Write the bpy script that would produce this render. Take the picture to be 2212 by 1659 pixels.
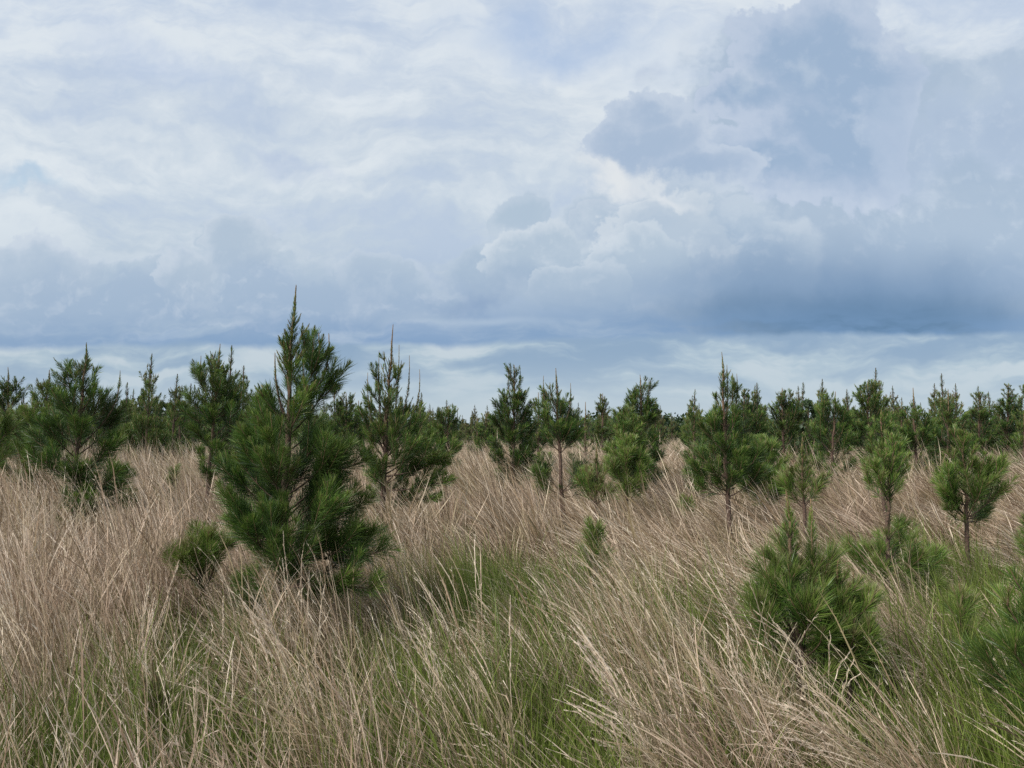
import bpy, bmesh, math, random
import numpy as np
from math import radians, sin, cos, pi
from mathutils import Vector, Matrix, Euler

for o in list(bpy.data.objects):
    bpy.data.objects.remove(o)
scene = bpy.context.scene
COL = scene.collection

# ------------------------------------------------------------------ camera
F_PX = 1658.0            # focal length in units of a 2212-wide frame
PITCH = radians(4.0)
CAM_Z = 1.65
cam_data = bpy.data.cameras.new("camera")
cam = bpy.data.objects.new("camera", cam_data)
COL.objects.link(cam)
cam.location = (0, 0, CAM_Z)
cam.rotation_euler = (radians(90) + PITCH, 0, 0)
cam_data.sensor_width = 36.0
cam_data.lens = 36.0 * F_PX / 2212.0
cam_data.clip_start = 0.05
cam_data.clip_end = 5000
scene.camera = cam


def ray(x, y):
    """direction of a photo point (2212x1659 frame) as seen from the standing place"""
    xc, yc = (x - 1106) / F_PX, (829.5 - y) / F_PX
    return xc, cos(PITCH) - yc * sin(PITCH), sin(PITCH) + yc * cos(PITCH)


def P2(x, y):
    a, b, c = ray(x, y)
    return a / b, c / b


def lin(r, g, b):
    return tuple((c / 255 / 12.92) if c / 255 <= 0.04045 else (((c / 255) + 0.055) / 1.055) ** 2.4 for c in (r, g, b))


# ------------------------------------------------------------------ view
scene.view_settings.view_transform = 'Standard'
scene.view_settings.look = 'None'
scene.view_settings.exposure = 1.75
scene.view_settings.gamma = 1
scene.view_settings.use_curve_mapping = False
scene.render.engine = 'CYCLES'
scene.cycles.max_bounces = 5
scene.cycles.diffuse_bounces = 3
scene.cycles.transmission_bounces = 4
scene.cycles.transparent_max_bounces = 4
scene.cycles.use_denoising = False
scene.cycles.use_adaptive_sampling = False

# ------------------------------------------------------------------ sun
SUN_EL, SUN_AZ = radians(42), radians(-125)      # azimuth clockwise from +Y
sun_data = bpy.data.lights.new("sun", 'SUN')
sun_data.energy = 1.5
sun_data.angle = radians(30)
sun_data.color = (1.0, 0.97, 0.93)
sun = bpy.data.objects.new("sun", sun_data)
COL.objects.link(sun)
sd = Vector((sin(SUN_AZ) * cos(SUN_EL), cos(SUN_AZ) * cos(SUN_EL), sin(SUN_EL)))
sun.rotation_euler = sd.to_track_quat('Z', 'Y').to_euler()
sun.location = sd * 50


# ------------------------------------------------------------------ node expressions
class X:
    """a float socket with arithmetic"""
    nt = None

    def __init__(s, sock):
        s.s = sock

    @classmethod
    def m(c, op, *a, clamp=False):
        n = c.nt.nodes.new('ShaderNodeMath')
        n.operation = op
        n.use_clamp = clamp
        for i, v in enumerate(a):
            if isinstance(v, X):
                c.nt.links.new(v.s, n.inputs[i])
            else:
                n.inputs[i].default_value = float(v)
        return X(n.outputs[0])

    def __add__(s, o): return X.m('ADD', s, o)
    __radd__ = __add__
    def __sub__(s, o): return X.m('SUBTRACT', s, o)
    def __rsub__(s, o): return X.m('SUBTRACT', o, s)
    def __mul__(s, o): return X.m('MULTIPLY', s, o)
    __rmul__ = __mul__
    def __truediv__(s, o): return X.m('DIVIDE', s, o)
    def __pow__(s, o): return X.m('POWER', s, o)


def sstep(x, a, b, lo=0.0, hi=1.0):
    n = X.nt.nodes.new('ShaderNodeMapRange')
    n.interpolation_type = 'SMOOTHSTEP'
    X.nt.links.new(x.s, n.inputs[0])
    n.inputs[1].default_value = a
    n.inputs[2].default_value = b
    n.inputs[3].default_value = lo
    n.inputs[4].default_value = hi
    return X(n.outputs[0])


def vec(x, y, z=0.0):
    n = X.nt.nodes.new('ShaderNodeCombineXYZ')
    for i, v in enumerate((x, y, z)):
        if isinstance(v, X):
            X.nt.links.new(v.s, n.inputs[i])
        else:
            n.inputs[i].default_value = float(v)
    return n.outputs[0]


def noise(v, scale, detail=5, rough=0.5, dist=0.0, dims='2D'):
    n = X.nt.nodes.new('ShaderNodeTexNoise')
    n.noise_dimensions = dims
    X.nt.links.new(v, n.inputs['Vector'])
    n.inputs['Scale'].default_value = scale
    n.inputs['Detail'].default_value = detail
    n.inputs['Roughness'].default_value = rough
    n.inputs['Distortion'].default_value = dist
    return X(n.outputs[0])


def voro(v, scale, detail=2.0, rough=0.5, smooth=0.25):
    n = X.nt.nodes.new('ShaderNodeTexVoronoi')
    n.voronoi_dimensions = '2D'
    n.feature = 'SMOOTH_F1'
    n.normalize = True
    X.nt.links.new(v, n.inputs['Vector'])
    n.inputs['Scale'].default_value = scale
    n.inputs['Detail'].default_value = detail
    n.inputs['Roughness'].default_value = rough
    n.inputs['Lacunarity'].default_value = 2.1
    n.inputs['Smoothness'].default_value = smooth
    return X(n.outputs['Distance'])


def mixc(f, a, b):
    """a, b: linear rgb tuples or colour sockets"""
    n = X.nt.nodes.new('ShaderNodeMix')
    n.data_type = 'RGBA'
    n.clamp_factor = True
    if isinstance(f, X):
        X.nt.links.new(f.s, n.inputs[0])
    else:
        n.inputs[0].default_value = f
    for v, i in ((a, 6), (b, 7)):
        if isinstance(v, tuple):
            n.inputs[i].default_value = (*v, 1)
        else:
            X.nt.links.new(v, n.inputs[i])
    return n.outputs[2]


def ramp(x, stops):
    n = X.nt.nodes.new('ShaderNodeValToRGB')
    X.nt.links.new(x.s, n.inputs[0])
    cr = n.color_ramp
    cr.interpolation = 'B_SPLINE' if False else 'LINEAR'
    while len(cr.elements) < len(stops):
        cr.elements.new(0.5)
    for e, (p, c) in zip(cr.elements, stops):
        e.position = p
        e.color = (*c, 1)
    return n.outputs[0]


# ------------------------------------------------------------------ sky
world = bpy.data.worlds.new("World")
scene.world = world
world.use_nodes = True
nt = world.node_tree
nt.nodes.clear()
X.nt = nt
out = nt.nodes.new('ShaderNodeOutputWorld')
tc = nt.nodes.new('ShaderNodeTexCoord')
sep = nt.nodes.new('ShaderNodeSeparateXYZ')
nt.links.new(tc.outputs['Generated'], sep.inputs[0])
dx, dy, dz = X(sep.outputs[0]), X(sep.outputs[1]), X(sep.outputs[2])
q = (dy * dy + 0.004) ** 0.5
U = dx / q
V = X.m('MAXIMUM', dz, -0.02) / q
# slow and fast warps that fray every outline
UV = vec(U, V)
w1 = noise(vec(U + 3.1, V + 7.7), 3.5, 5, 0.55) - 0.5
w2 = noise(vec(U + 9.3, V - 2.2), 3.5, 5, 0.55) - 0.5
w3 = noise(vec(U - 5.3, V + 4.2), 17.0, 5, 0.6) - 0.5
w4 = noise(vec(U + 1.3, V + 14.2), 17.0, 5, 0.6) - 0.5
Uw = U + w1 * 0.22 + w3 * 0.05
Vw = V + w2 * 0.22 + w4 * 0.05


def billow(ox, oy):
    v = vec(U + w1 * 0.10 + w3 * 0.028 + ox, V * 1.2 + w2 * 0.10 + w4 * 0.028 + oy)
    return (0.42 - voro(v, 8.5, 4.0, 0.62, 0.30)) * 2.2


# billows (round-headed) and the same seen a little further up, for relief
B = billow(0, 0)
relief = X.m('MINIMUM', X.m('MAXIMUM', (B - billow(-0.006, 0.016)) * 2.2 + w4 * 0.8, -1.0), 1.0)

# a thin blue sky far above, seen through the high sheet
sky = nt.nodes.new('ShaderNodeTexSky')
sky.sky_type = 'NISHITA'
sky.sun_disc = False
sky.sun_elevation = SUN_EL
sky.sun_rotation = SUN_AZ
skm = nt.nodes.new('ShaderNodeVectorMath')
skm.operation = 'SCALE'
skm.inputs[3].default_value = 0.12
nt.links.new(sky.outputs[0], skm.inputs[0])

# high sheet: colour by height, streaked by slanting fibres
vr = V * 1.4
base = ramp(vr, [(0.0, lin(190, 205, 216)), (0.10, lin(176, 196, 212)), (0.17, lin(168, 190, 212)), (0.30, lin(188, 204, 219)),
                 (0.45, lin(205, 218, 230)), (0.62, lin(208, 220, 232)), (0.80, lin(201, 215, 233)), (1.0, lin(197, 212, 233))])
st = noise(vec(U * 1.0 + V * 1.6 + w1 * 0.5, V * 3.4 - U * 0.7 + w2 * 0.7), 2.6, 7, 0.56)
st2 = noise(vec(U * 0.8 + V * 1.2 + w2 * 0.4 + 5, V * 3.0 - U * 0.2 + w1 * 0.5), 6.0, 6, 0.6)
streak = st * 0.62 + st2 * 0.38
thin = sstep(streak, 0.50, 0.34)                     # thin places, bluer
c = mixc(thin * 0.55, base, lin(178, 197, 224))
lit = sstep(streak, 0.44, 0.62)
c = mixc(lit * 0.75 * sstep(V, 0.16, 0.34, 0.15, 1.0), c, lin(233, 240, 244))


def spot(cx, cy, rx, ry, soft=1.0, Uq=None, Vq=None, tilt=0.0):
    """a soft-edged place in the sky, centred on a photo point"""
    px, py = P2(cx, cy)
    a = (Uq or Uw) - px
    b = (Vq or Vw) - py
    if tilt:
        a, b = a * cos(tilt) + b * sin(tilt), b * cos(tilt) - a * sin(tilt)
    a = a * (F_PX / rx)
    b = b * (F_PX / ry)
    r = (a * a + b * b) ** 0.5
    return sstep(r, 1.0, 1.0 - soft)


def field(blobs, amp=0.55, Bx=None):
    """above 0 inside a heap of round heads, below 0 outside its frayed outline"""
    f = None
    for (cx, cy, rx, ry) in blobs:
        px, py = P2(cx, cy)
        a = (U + w1 * 0.16 + w3 * 0.045 - px) * (F_PX / rx)
        b = (V + w2 * 0.16 + w4 * 0.045 - py) * (F_PX / ry)
        r = (1.0 - (a * a + b * b) ** 0.5) * (rx / 110.0) ** 0.5
        f = r if f is None else X.m('SMOOTH_MAX', f, r, 0.2)
    return f + (Bx or B) * amp + w3 * 0.45


# broad soft tones of the high sheet
c = mixc(spot(1210, 90, 340, 120) * 0.75, c, lin(168, 193, 228))
c = mixc(spot(780, 150, 330, 120, tilt=-0.25) * 0.60 * (0.35 + lit), c, lin(232, 240, 247))
c = mixc(spot(330, 150, 260, 70, tilt=-0.2) * 0.45, c, lin(180, 199, 230))
c = mixc(spot(30, 440, 130, 32) * 0.55, c, lin(160, 196, 225))
c = mixc(spot(640, 300, 110, 40, tilt=-0.5) * 0.5, c, lin(178, 195, 224))
c = mixc(spot(1470, 170, 190, 170) * 0.7, c, lin(218, 229, 241))
c = mixc(spot(1450, 175, 60, 50, tilt=0.5) * 0.6, c, lin(185, 200, 222))
c = mixc(spot(1340, 385, 230, 60, tilt=-0.35) * 0.5, c, lin(233, 237, 240))


def heap(c, blobs, rim, body, deep, d0, d1, amp=0.55, rel=0.5, alpha=1.0, edge=0.05, Bx=None):
    f = field(blobs, amp, Bx)
    inside = sstep(f, 0.0, edge)
    col = mixc(sstep(f + w2 * 0.9, 0.02, d0 * 1.6), rim, body)
    col = mixc(sstep(f + w1 * 0.8, d0, d1), col, deep)
    # lit heads and shaded hollows
    col = mixc(sstep(relief, 0.05, 0.9) * rel, col, rim)
    col = mixc(sstep(relief, -0.05, -0.9) * rel * 0.8, col, deep)
    return mixc(inside * alpha, c, col)


# far heaps, back to front
c = heap(c, [(1830, 330, 420, 330), (2080, 420, 330, 260), (1650, 520, 330, 170), (2250, 300, 260, 250)], lin(196, 210, 226), lin(174, 193, 214),
         lin(162, 184, 208), 0.30, 0.9, 0.55, 0.45, alpha=0.85, edge=0.6)
c = heap(c, [(1800, 150, 200, 190), (1700, 120, 110, 90), (1880, 190, 110, 150), (1640, 230, 110, 60), (1570, 250, 55, 40), (1780, 330, 190, 150), (1640, 380, 130, 80)],
         lin(192, 206, 226), lin(172, 191, 216), lin(154, 179, 208), 0.35, 0.85, 0.42, 0.30, alpha=0.95, edge=0.13)
c = heap(c, [(1410, 275, 85, 60), (1400, 340, 150, 70), (1480, 400, 150, 60)], lin(194, 208, 226), lin(176, 194, 217), lin(162, 184, 211),
         0.30, 0.9, 0.42, 0.30, alpha=0.92, edge=0.14)
c = heap(c, [(1960, 300, 120, 130), (2180, 240, 110, 110), (2060, 250, 90, 90)], lin(203, 215, 231), lin(184, 201, 223), lin(176, 194, 218), 0.3, 0.9, 0.4, 0.3,
         alpha=0.6, edge=0.5)
c = heap(c, [(1130, 440, 65, 50), (1300, 470, 70, 80), (1450, 520, 180, 130), (1560, 600, 220, 140), (1300, 560, 220, 90)],
         lin(206, 218, 230), lin(184, 201, 218), lin(168, 189, 211), 0.25, 0.8, 0.42, 0.6, alpha=0.8, edge=0.3)



def head(c, cx, cy, rx, ry, rim, body, deep, alpha=0.95, fade=0.9):
    """one cauliflower head: crisp knobbly top, dissolving downwards"""
    px, py = P2(cx, cy)
    a = (U + w1 * 0.12 + w3 * 0.045 - px) * (F_PX / rx)
    b = (V + w2 * 0.12 + w4 * 0.045 - py) * (F_PX / ry)
    r = 1.0 - (a * a + b * b) ** 0.5 + B * 0.55 + (w3 + w4) * 0.30
    m = sstep(r, 0.0, 0.11) * sstep(b, -fade, 0.25, 0.0, 1.0)
    lit_ = sstep(r + w1 * 0.6, 0.55, 0.0) * sstep(b - a * 0.5, -0.2, 0.9)
    col = mixc(sstep(b + B * 0.5, 0.45, -0.6), body, deep)
    col = mixc(lit_ * 0.9, col, rim)
    col = mixc(sstep(relief, 0.1, 0.9) * 0.45, col, rim)
    return mixc(m * alpha, c, col)


RIM, BODY, DEEP = lin(214, 224, 233), lin(180, 198, 215), lin(156, 179, 204)
c = head(c, 1135, 470, 68, 60, lin(190, 206, 222), lin(176, 196, 214), lin(170, 190, 212), 0.8)
c = head(c, 1300, 490, 50, 65, lin(196, 209, 224), lin(180, 198, 216), lin(176, 194, 214), 0.8)
c = head(c, 1455, 560, 150, 130, lin(216, 225, 233), lin(186, 202, 218), lin(166, 186, 209), 0.85)
rift = spot(1330, 388, 130, 42, 0.9, tilt=-0.25, Uq=U + w1 * 0.12 + w3 * 0.05, Vq=V + w2 * 0.12 + w4 * 0.05)
c = mixc(rift * 0.95, c, lin(232, 236, 238))
rift2 = spot(1450, 432, 130, 26, 0.9, tilt=-0.55, Uq=U + w1 * 0.12 + w3 * 0.05, Vq=V + w2 * 0.12 + w4 * 0.06)
c = mixc(rift2 * 0.8, c, lin(226, 232, 237))
c = head(c, 1090, 600, 110, 80, lin(190, 206, 222), lin(168, 189, 210), lin(148, 172, 200), 0.8)
c = head(c, 1190, 570, 105, 105, RIM, BODY, DEEP)
c = head(c, 1395, 600, 115, 105, RIM, BODY, DEEP)
c = head(c, 1285, 640, 95, 75, lin(210, 221, 231), BODY, DEEP, 0.9)
c = heap(c, [(530, 520, 95, 80), (600, 600, 120, 90), (370, 600, 140, 60), (100, 620, 150, 80), (820, 610, 120, 70), (240, 650, 330, 80), (700, 660, 330, 80)],
         lin(214, 224, 235), lin(186, 203, 219), lin(168, 189, 212), 0.25, 1.0, 0.60, 0.7, alpha=0.85, edge=0.30)

c = head(c, 540, 545, 88, 100, lin(208, 219, 231), lin(178, 196, 214), lin(166, 186, 208), 0.8)
c = head(c, 400, 610, 85, 65, lin(212, 222, 233), lin(182, 199, 216), lin(172, 191, 212), 0.75)
c = head(c, 820, 600, 80, 65, lin(200, 213, 227), lin(180, 198, 216), lin(170, 190, 212), 0.7)
c = head(c, 90, 610, 110, 75, lin(206, 217, 230), lin(178, 196, 215), lin(170, 189, 211), 0.7)
# fine mottling of every cloud face
mott = w3 * 0.6 + w4 * 0.4 + w1 * 0.3
c = mixc(sstep(mott, 0.02, 0.24) * 0.26, c, lin(226, 234, 241))
c = mixc(sstep(mott, -0.02, -0.24) * 0.16, c, lin(158, 182, 212))

# grey-blue shade gathering towards the flat bases
yb = V + w2 * 0.012 + w1 * 0.02
_, v740 = P2(1106, 742)
_, v560 = P2(1106, 560)
shade = sstep(yb, v560 + 0.03, v740 + 0.02)
c = mixc(shade * sstep(U, -0.5, 0.1, 0.40, 0.60), c, lin(140, 165, 196))
c = mixc(spot(1900, 650, 640, 190, 1.0, Uq=U + w1 * 0.25, Vq=V + w2 * 0.10) * 0.95, c, lin(106, 139, 176))
c = mixc(spot(1880, 700, 600, 95, 0.9, Uq=U + w1 * 0.3, Vq=V + w2 * 0.05 + w4 * 0.02) * 0.95, c, lin(78, 116, 153))
c = mixc(spot(2250, 560, 260, 90) * 0.5, c, lin(160, 182, 208))
c = mixc(spot(1050, 655, 150, 45) * 0.7, c, lin(134, 160, 194))

# bands under the bases: long level layers seen edge on
band = noise(vec(U * 1.6 + w1 * 0.5, V * 7.5 + w2 * 1.2), 2.6, 6, 0.5)
band2 = noise(vec(U * 3.2 + 4 + w2 * 0.4, V * 15.0 + w2 * 1.4), 2.6, 6, 0.55)
bb = band * 0.6 + band2 * 0.4
low = ramp(sstep(bb, 0.36, 0.64), [(0.0, lin(136, 163, 192)), (0.40, lin(158, 180, 201)), (0.7, lin(176, 195, 209)), (1.0, lin(200, 212, 220))])
hor = ramp(V * 1.4, [(0.0, lin(196, 209, 217)), (0.07, lin(188, 204, 216)), (0.2, lin(168, 189, 209))])
low = mixc(sstep(V, 0.12, 0.03) * 0.75 + 0.10, low, hor)
_, vb = P2(1700, 726)
_, vb2 = P2(900, 748)
edge_y = sstep(U, -0.30, 0.45, vb2, vb)
below = sstep(V + (band - 0.5) * 0.02 + (w3) * 0.012 - edge_y, 0.006, -0.006)
c = mixc(sstep(V - edge_y + (band - 0.5) * 0.03, 0.055, 0.004) * 0.65 * sstep(band2, 0.25, 0.6), c, lin(112, 148, 190))
c = mixc(below, c, low)
# light rift over the base at left centre
c = mixc(spot(1050, 697, 240, 14, Uq=U, Vq=V + w2 * 0.03) * 0.6, c, lin(178, 196, 216))

# the cloudy sheet goes on out of view, made brighter overhead to light the field
up = sstep(dz, 0.55, 0.85)
zen = noise(vec(dx * 1.0, dy * 1.0), 3.0, 5, 0.55)
zc = mixc(sstep(zen, 0.35, 0.65), lin(196, 210, 232), lin(236, 241, 248))
c = mixc(up, c, zc)
c = mixc(sstep(V, 0.05, 0.3) * 0.06, c, lin(232, 232, 226))
# a little of the blue air above glows through everywhere
c = mixc(0.08, c, skm.outputs[0])
below_h = sstep(dz, 0.0, -0.03)
c = mixc(below_h, c, lin(150, 160, 165))

bg = nt.nodes.new('ShaderNodeBackground')
bg.inputs[1].default_value = 0.2973
nt.links.new(c, bg.inputs[0])
nt.links.new(bg.outputs[0], out.inputs[0])
world.cycles.sampling_method = 'MANUAL'
world.cycles.sample_map_resolution = 512

# =================================================================== helpers
def new_mat(name):
    m = bpy.data.materials.new(name)
    m.use_nodes = True
    m.node_tree.nodes.clear()
    X.nt = m.node_tree
    return m


def geo_pos():
    g = X.nt.nodes.new('ShaderNodeNewGeometry')
    return g.outputs['Position']


def attr(name):
    a = X.nt.nodes.new('ShaderNodeAttribute')
    a.attribute_name = name
    return X(a.outputs['Fac'])


def obj_random():
    n = X.nt.nodes.new('ShaderNodeObjectInfo')
    return X(n.outputs['Random'])


def leaf_shader(col, rough=0.55, trans=0.3, spec=0.3):
    t = X.nt
    p = t.nodes.new('ShaderNodeBsdfPrincipled')
    t.links.new(col, p.inputs['Base Color'])
    p.inputs['Roughness'].default_value = rough
    p.inputs['Specular IOR Level'].default_value = spec
    o = t.nodes.new('ShaderNodeOutputMaterial')
    if trans:
        tr = t.nodes.new('ShaderNodeBsdfTranslucent')
        t.links.new(col, tr.inputs['Color'])
        mx = t.nodes.new('ShaderNodeMixShader')
        mx.inputs[0].default_value = trans
        t.links.new(p.outputs[0], mx.inputs[1])
        t.links.new(tr.outputs[0], mx.inputs[2])
        t.links.new(mx.outputs[0], o.inputs[0])
    else:
        t.links.new(p.outputs[0], o.inputs[0])


def mesh_np(name, v, f, mat, tone=None, smooth=False):
    """triangles (n,3) or quads (n,4)"""
    me = bpy.data.meshes.new(name)
    k = f.shape[1]
    me.vertices.add(len(v))
    me.vertices.foreach_set('co', np.ascontiguousarray(v, dtype=np.float32).ravel())
    me.loops.add(f.size)
    me.loops.foreach_set('vertex_index', f.astype(np.int32).ravel())
    me.polygons.add(len(f))
    me.polygons.foreach_set('loop_start', np.arange(0, f.size, k, dtype=np.int32))
    if smooth:
        me.polygons.foreach_set('use_smooth', np.ones(len(f), dtype=bool))
    if tone is not None:
        a = me.attributes.new('tone', 'FLOAT', 'POINT')
        a.data.foreach_set('value', np.ascontiguousarray(tone, dtype=np.float32))
    me.update()
    me.materials.append(mat)
    return me


def link(name, me, parent=None, loc=(0, 0, 0)):
    o = bpy.data.objects.new(name, me)
    COL.objects.link(o)
    o.location = loc
    if parent:
        o.parent = parent
    return o


def tag(o, label=None, cat=None, group=None, kind=None):
    for k, v in (('label', label), ('category', cat), ('group', group), ('kind', kind)):
        if v:
            o[k] = v
    return o


def unit(a):
    return a / np.maximum(np.linalg.norm(a, axis=-1, keepdims=True), 1e-9)


def tube(path, r, n=6):
    path = np.asarray(path, float)
    t = unit(np.gradient(path, axis=0))
    ref = np.tile([0.31, 0.17, 0.93], (len(path), 1))
    ref[np.abs((t * ref).sum(1)) > 0.9] = [0.95, 0.1, 0.2]
    a = unit(np.cross(t, ref))
    b = np.cross(t, a)
    ang = np.arange(n) * 2 * pi / n
    v = path[:, None, :] + np.asarray(r)[:, None, None] * (a[:, None, :] * np.cos(ang)[None, :, None] + b[:, None, :] * np.sin(ang)[None, :, None])
    m = len(path)
    i = np.arange(m - 1)[:, None] * n
    j = np.arange(n)[None, :]
    j2 = (j + 1) % n
    f = np.stack([i + j, i + j2, i + n + j2, i + n + j], -1).reshape(-1, 4)
    return v.reshape(-1, 3), f


class Bag:
    def __init__(s):
        s.v, s.f, s.t, s.n = [], [], [], 0

    def add(s, v, f, t=None):
        s.v.append(v)
        s.f.append(f + s.n)
        s.t.append(np.zeros(len(v)) if t is None else t)
        s.n += len(v)

    def mesh(s, name, mat, off=None, smooth=False):
        v = np.concatenate(s.v)
        if off is not None:
            v = v - np.asarray(off)
        return mesh_np(name, v, np.concatenate(s.f), mat, np.concatenate(s.t), smooth)


# =================================================================== materials
def mat_needles():
    m = new_mat('pine_needles')
    t = attr('tone')
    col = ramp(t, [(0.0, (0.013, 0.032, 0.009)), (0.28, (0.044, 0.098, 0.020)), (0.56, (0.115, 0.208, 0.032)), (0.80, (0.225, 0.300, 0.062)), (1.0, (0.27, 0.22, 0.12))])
    n = noise(geo_pos(), 2.3, 2, 0.5, dims='3D')
    col = mixc(sstep(n, 0.4, 0.65) * 0.45, col, (0.055, 0.075, 0.018))
    leaf_shader(col, 0.42, 0.22, 0.40)
    return m


def mat_bark():
    m = new_mat('pine_bark')
    n = noise(geo_pos(), 60, 4, 0.6, dims='3D')
    t = attr('tone')
    old = mixc(sstep(n, 0.35, 0.68), (0.040, 0.024, 0.017), (0.135, 0.082, 0.056))
    young = mixc(sstep(n, 0.3, 0.7), (0.21, 0.13, 0.065), (0.30, 0.19, 0.10))
    col = mixc(t, old, young)
    p = m.node_tree.nodes.new('ShaderNodeBsdfPrincipled')
    m.node_tree.links.new(col, p.inputs['Base Color'])
    p.inputs['Roughness'].default_value = 0.85
    bp = m.node_tree.nodes.new('ShaderNodeBump')
    bp.inputs['Strength'].default_value = 0.6
    bp.inputs['Distance'].default_value = 0.004
    m.node_tree.links.new(n.s, bp.inputs['Height'])
    m.node_tree.links.new(bp.outputs[0], p.inputs['Normal'])
    o = m.node_tree.nodes.new('ShaderNodeOutputMaterial')
    m.node_tree.links.new(p.outputs[0], o.inputs[0])
    return m


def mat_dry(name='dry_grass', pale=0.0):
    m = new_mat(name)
    t = attr('tone')                      # 0..1: blade feet darkened as shade in the gaps, weathered brown, bleached straw
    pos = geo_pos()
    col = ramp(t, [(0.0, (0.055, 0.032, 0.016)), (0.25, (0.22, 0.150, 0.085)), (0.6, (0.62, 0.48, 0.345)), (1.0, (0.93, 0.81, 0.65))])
    n = noise(pos, 0.45, 3, 0.5, dims='3D')
    col = mixc(sstep(n, 0.42, 0.62) * 0.45 * (1 - pale), col, (0.46, 0.330, 0.245))
    n2 = noise(pos, 1.7, 2, 0.5, dims='3D')
    col = mixc(sstep(n2, 0.46, 0.66) * 0.45 * (1 - pale), col, (0.30, 0.28, 0.12))
    n3 = noise(pos, 5.0, 2, 0.5, dims='3D')
    col = mixc(sstep(n3, 0.5, 0.7) * 0.35 * (1 - pale), col, (0.13, 0.085, 0.05))
    r = obj_random()
    col = mixc(sstep(r, 0.5, 1.0) * 0.45, col, (0.30, 0.20, 0.115))
    leaf_shader(col, 0.55, 0.20, 0.30)
    return m


def mat_green():
    m = new_mat('green_grass')
    t = attr('tone')
    col = ramp(t, [(0.0, (0.030, 0.042, 0.010)), (0.5, (0.150, 0.205, 0.034)), (0.85, (0.290, 0.345, 0.080)), (1.0, (0.30, 0.28, 0.13))])
    n = noise(geo_pos(), 1.1, 3, 0.5, dims='3D')
    col = mixc(sstep(n, 0.4, 0.65) * 0.5, col, (0.11, 0.14, 0.035))
    leaf_shader(col, 0.5, 0.35, 0.35)
    return m


def mat_broadleaf():
    m = new_mat('broad_leaves')
    t = attr('tone')
    col = ramp(t, [(0.0, (0.020, 0.036, 0.014)), (0.6, (0.045, 0.078, 0.028)), (1.0, (0.085, 0.125, 0.045))])
    leaf_shader(col, 0.5, 0.25, 0.35)
    return m


def mat_ground():
    m = new_mat('thatch_and_soil')
    pos = geo_pos()
    a = noise(pos, 9.0, 6, 0.65, dims='3D')
    b = noise(pos, 0.5, 4, 0.55, dims='3D')
    c_ = mixc(sstep(a, 0.35, 0.65), (0.030, 0.021, 0.012), (0.12, 0.085, 0.052))
    c_ = mixc(sstep(b, 0.45, 0.65) * 0.5, c_, (0.07, 0.085, 0.03))
    leaf_shader(c_, 0.95, 0, 0.1)
    return m


NEEDLE, BARK, DRY, GREEN, BROAD, GROUND = mat_needles(), mat_bark(), mat_dry(), mat_green(), mat_broadleaf(), mat_ground()
PALE = mat_dry('bleached_grass', 1.0)


# =================================================================== ground
def gz(x, y):
    x, y = np.asarray(x, float), np.asarray(y, float)
    d = np.hypot(x, y)
    k = np.clip((d - 6) / 30, 0, 1)
    t = np.clip((d - 9.5) / 13, 0, 1)
    rise = 0.46 * t * t * (3 - 2 * t)
    return rise + k * (0.10 * np.sin(x * 0.13 + 1.0) * np.cos(y * 0.11) + 0.06 * np.sin(x * 0.37 + y * 0.29))


def ground_sheet():
    rings = np.concatenate([[0.01], np.geomspace(1.5, 3000, 90)])
    n = 96
    ang = np.arange(n) * 2 * pi / n
    xx = rings[:, None] * np.sin(ang)
    yy = rings[:, None] * np.cos(ang)
    zz = gz(xx, yy) * np.clip((400 - rings) / 300, 0, 1)[:, None]
    v = np.stack([xx, yy, zz], -1).reshape(-1, 3)
    i = np.arange(len(rings) - 1)[:, None] * n
    j = np.arange(n)[None, :]
    f = np.stack([i + j, i + (j + 1) % n, i + n + (j + 1) % n, i + n + j], -1).reshape(-1, 4)[:, ::-1]
    o = link('ground', mesh_np('ground', v, f, GROUND, smooth=True))
    tag(o, kind='structure')


ground_sheet()


def at(x, y, D):
    """the point at depth D seen at photo point (x, y)"""
    a, b, c_ = ray(x, y)
    return np.array([a / b * D, D, CAM_Z + c_ / b * D])


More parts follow.
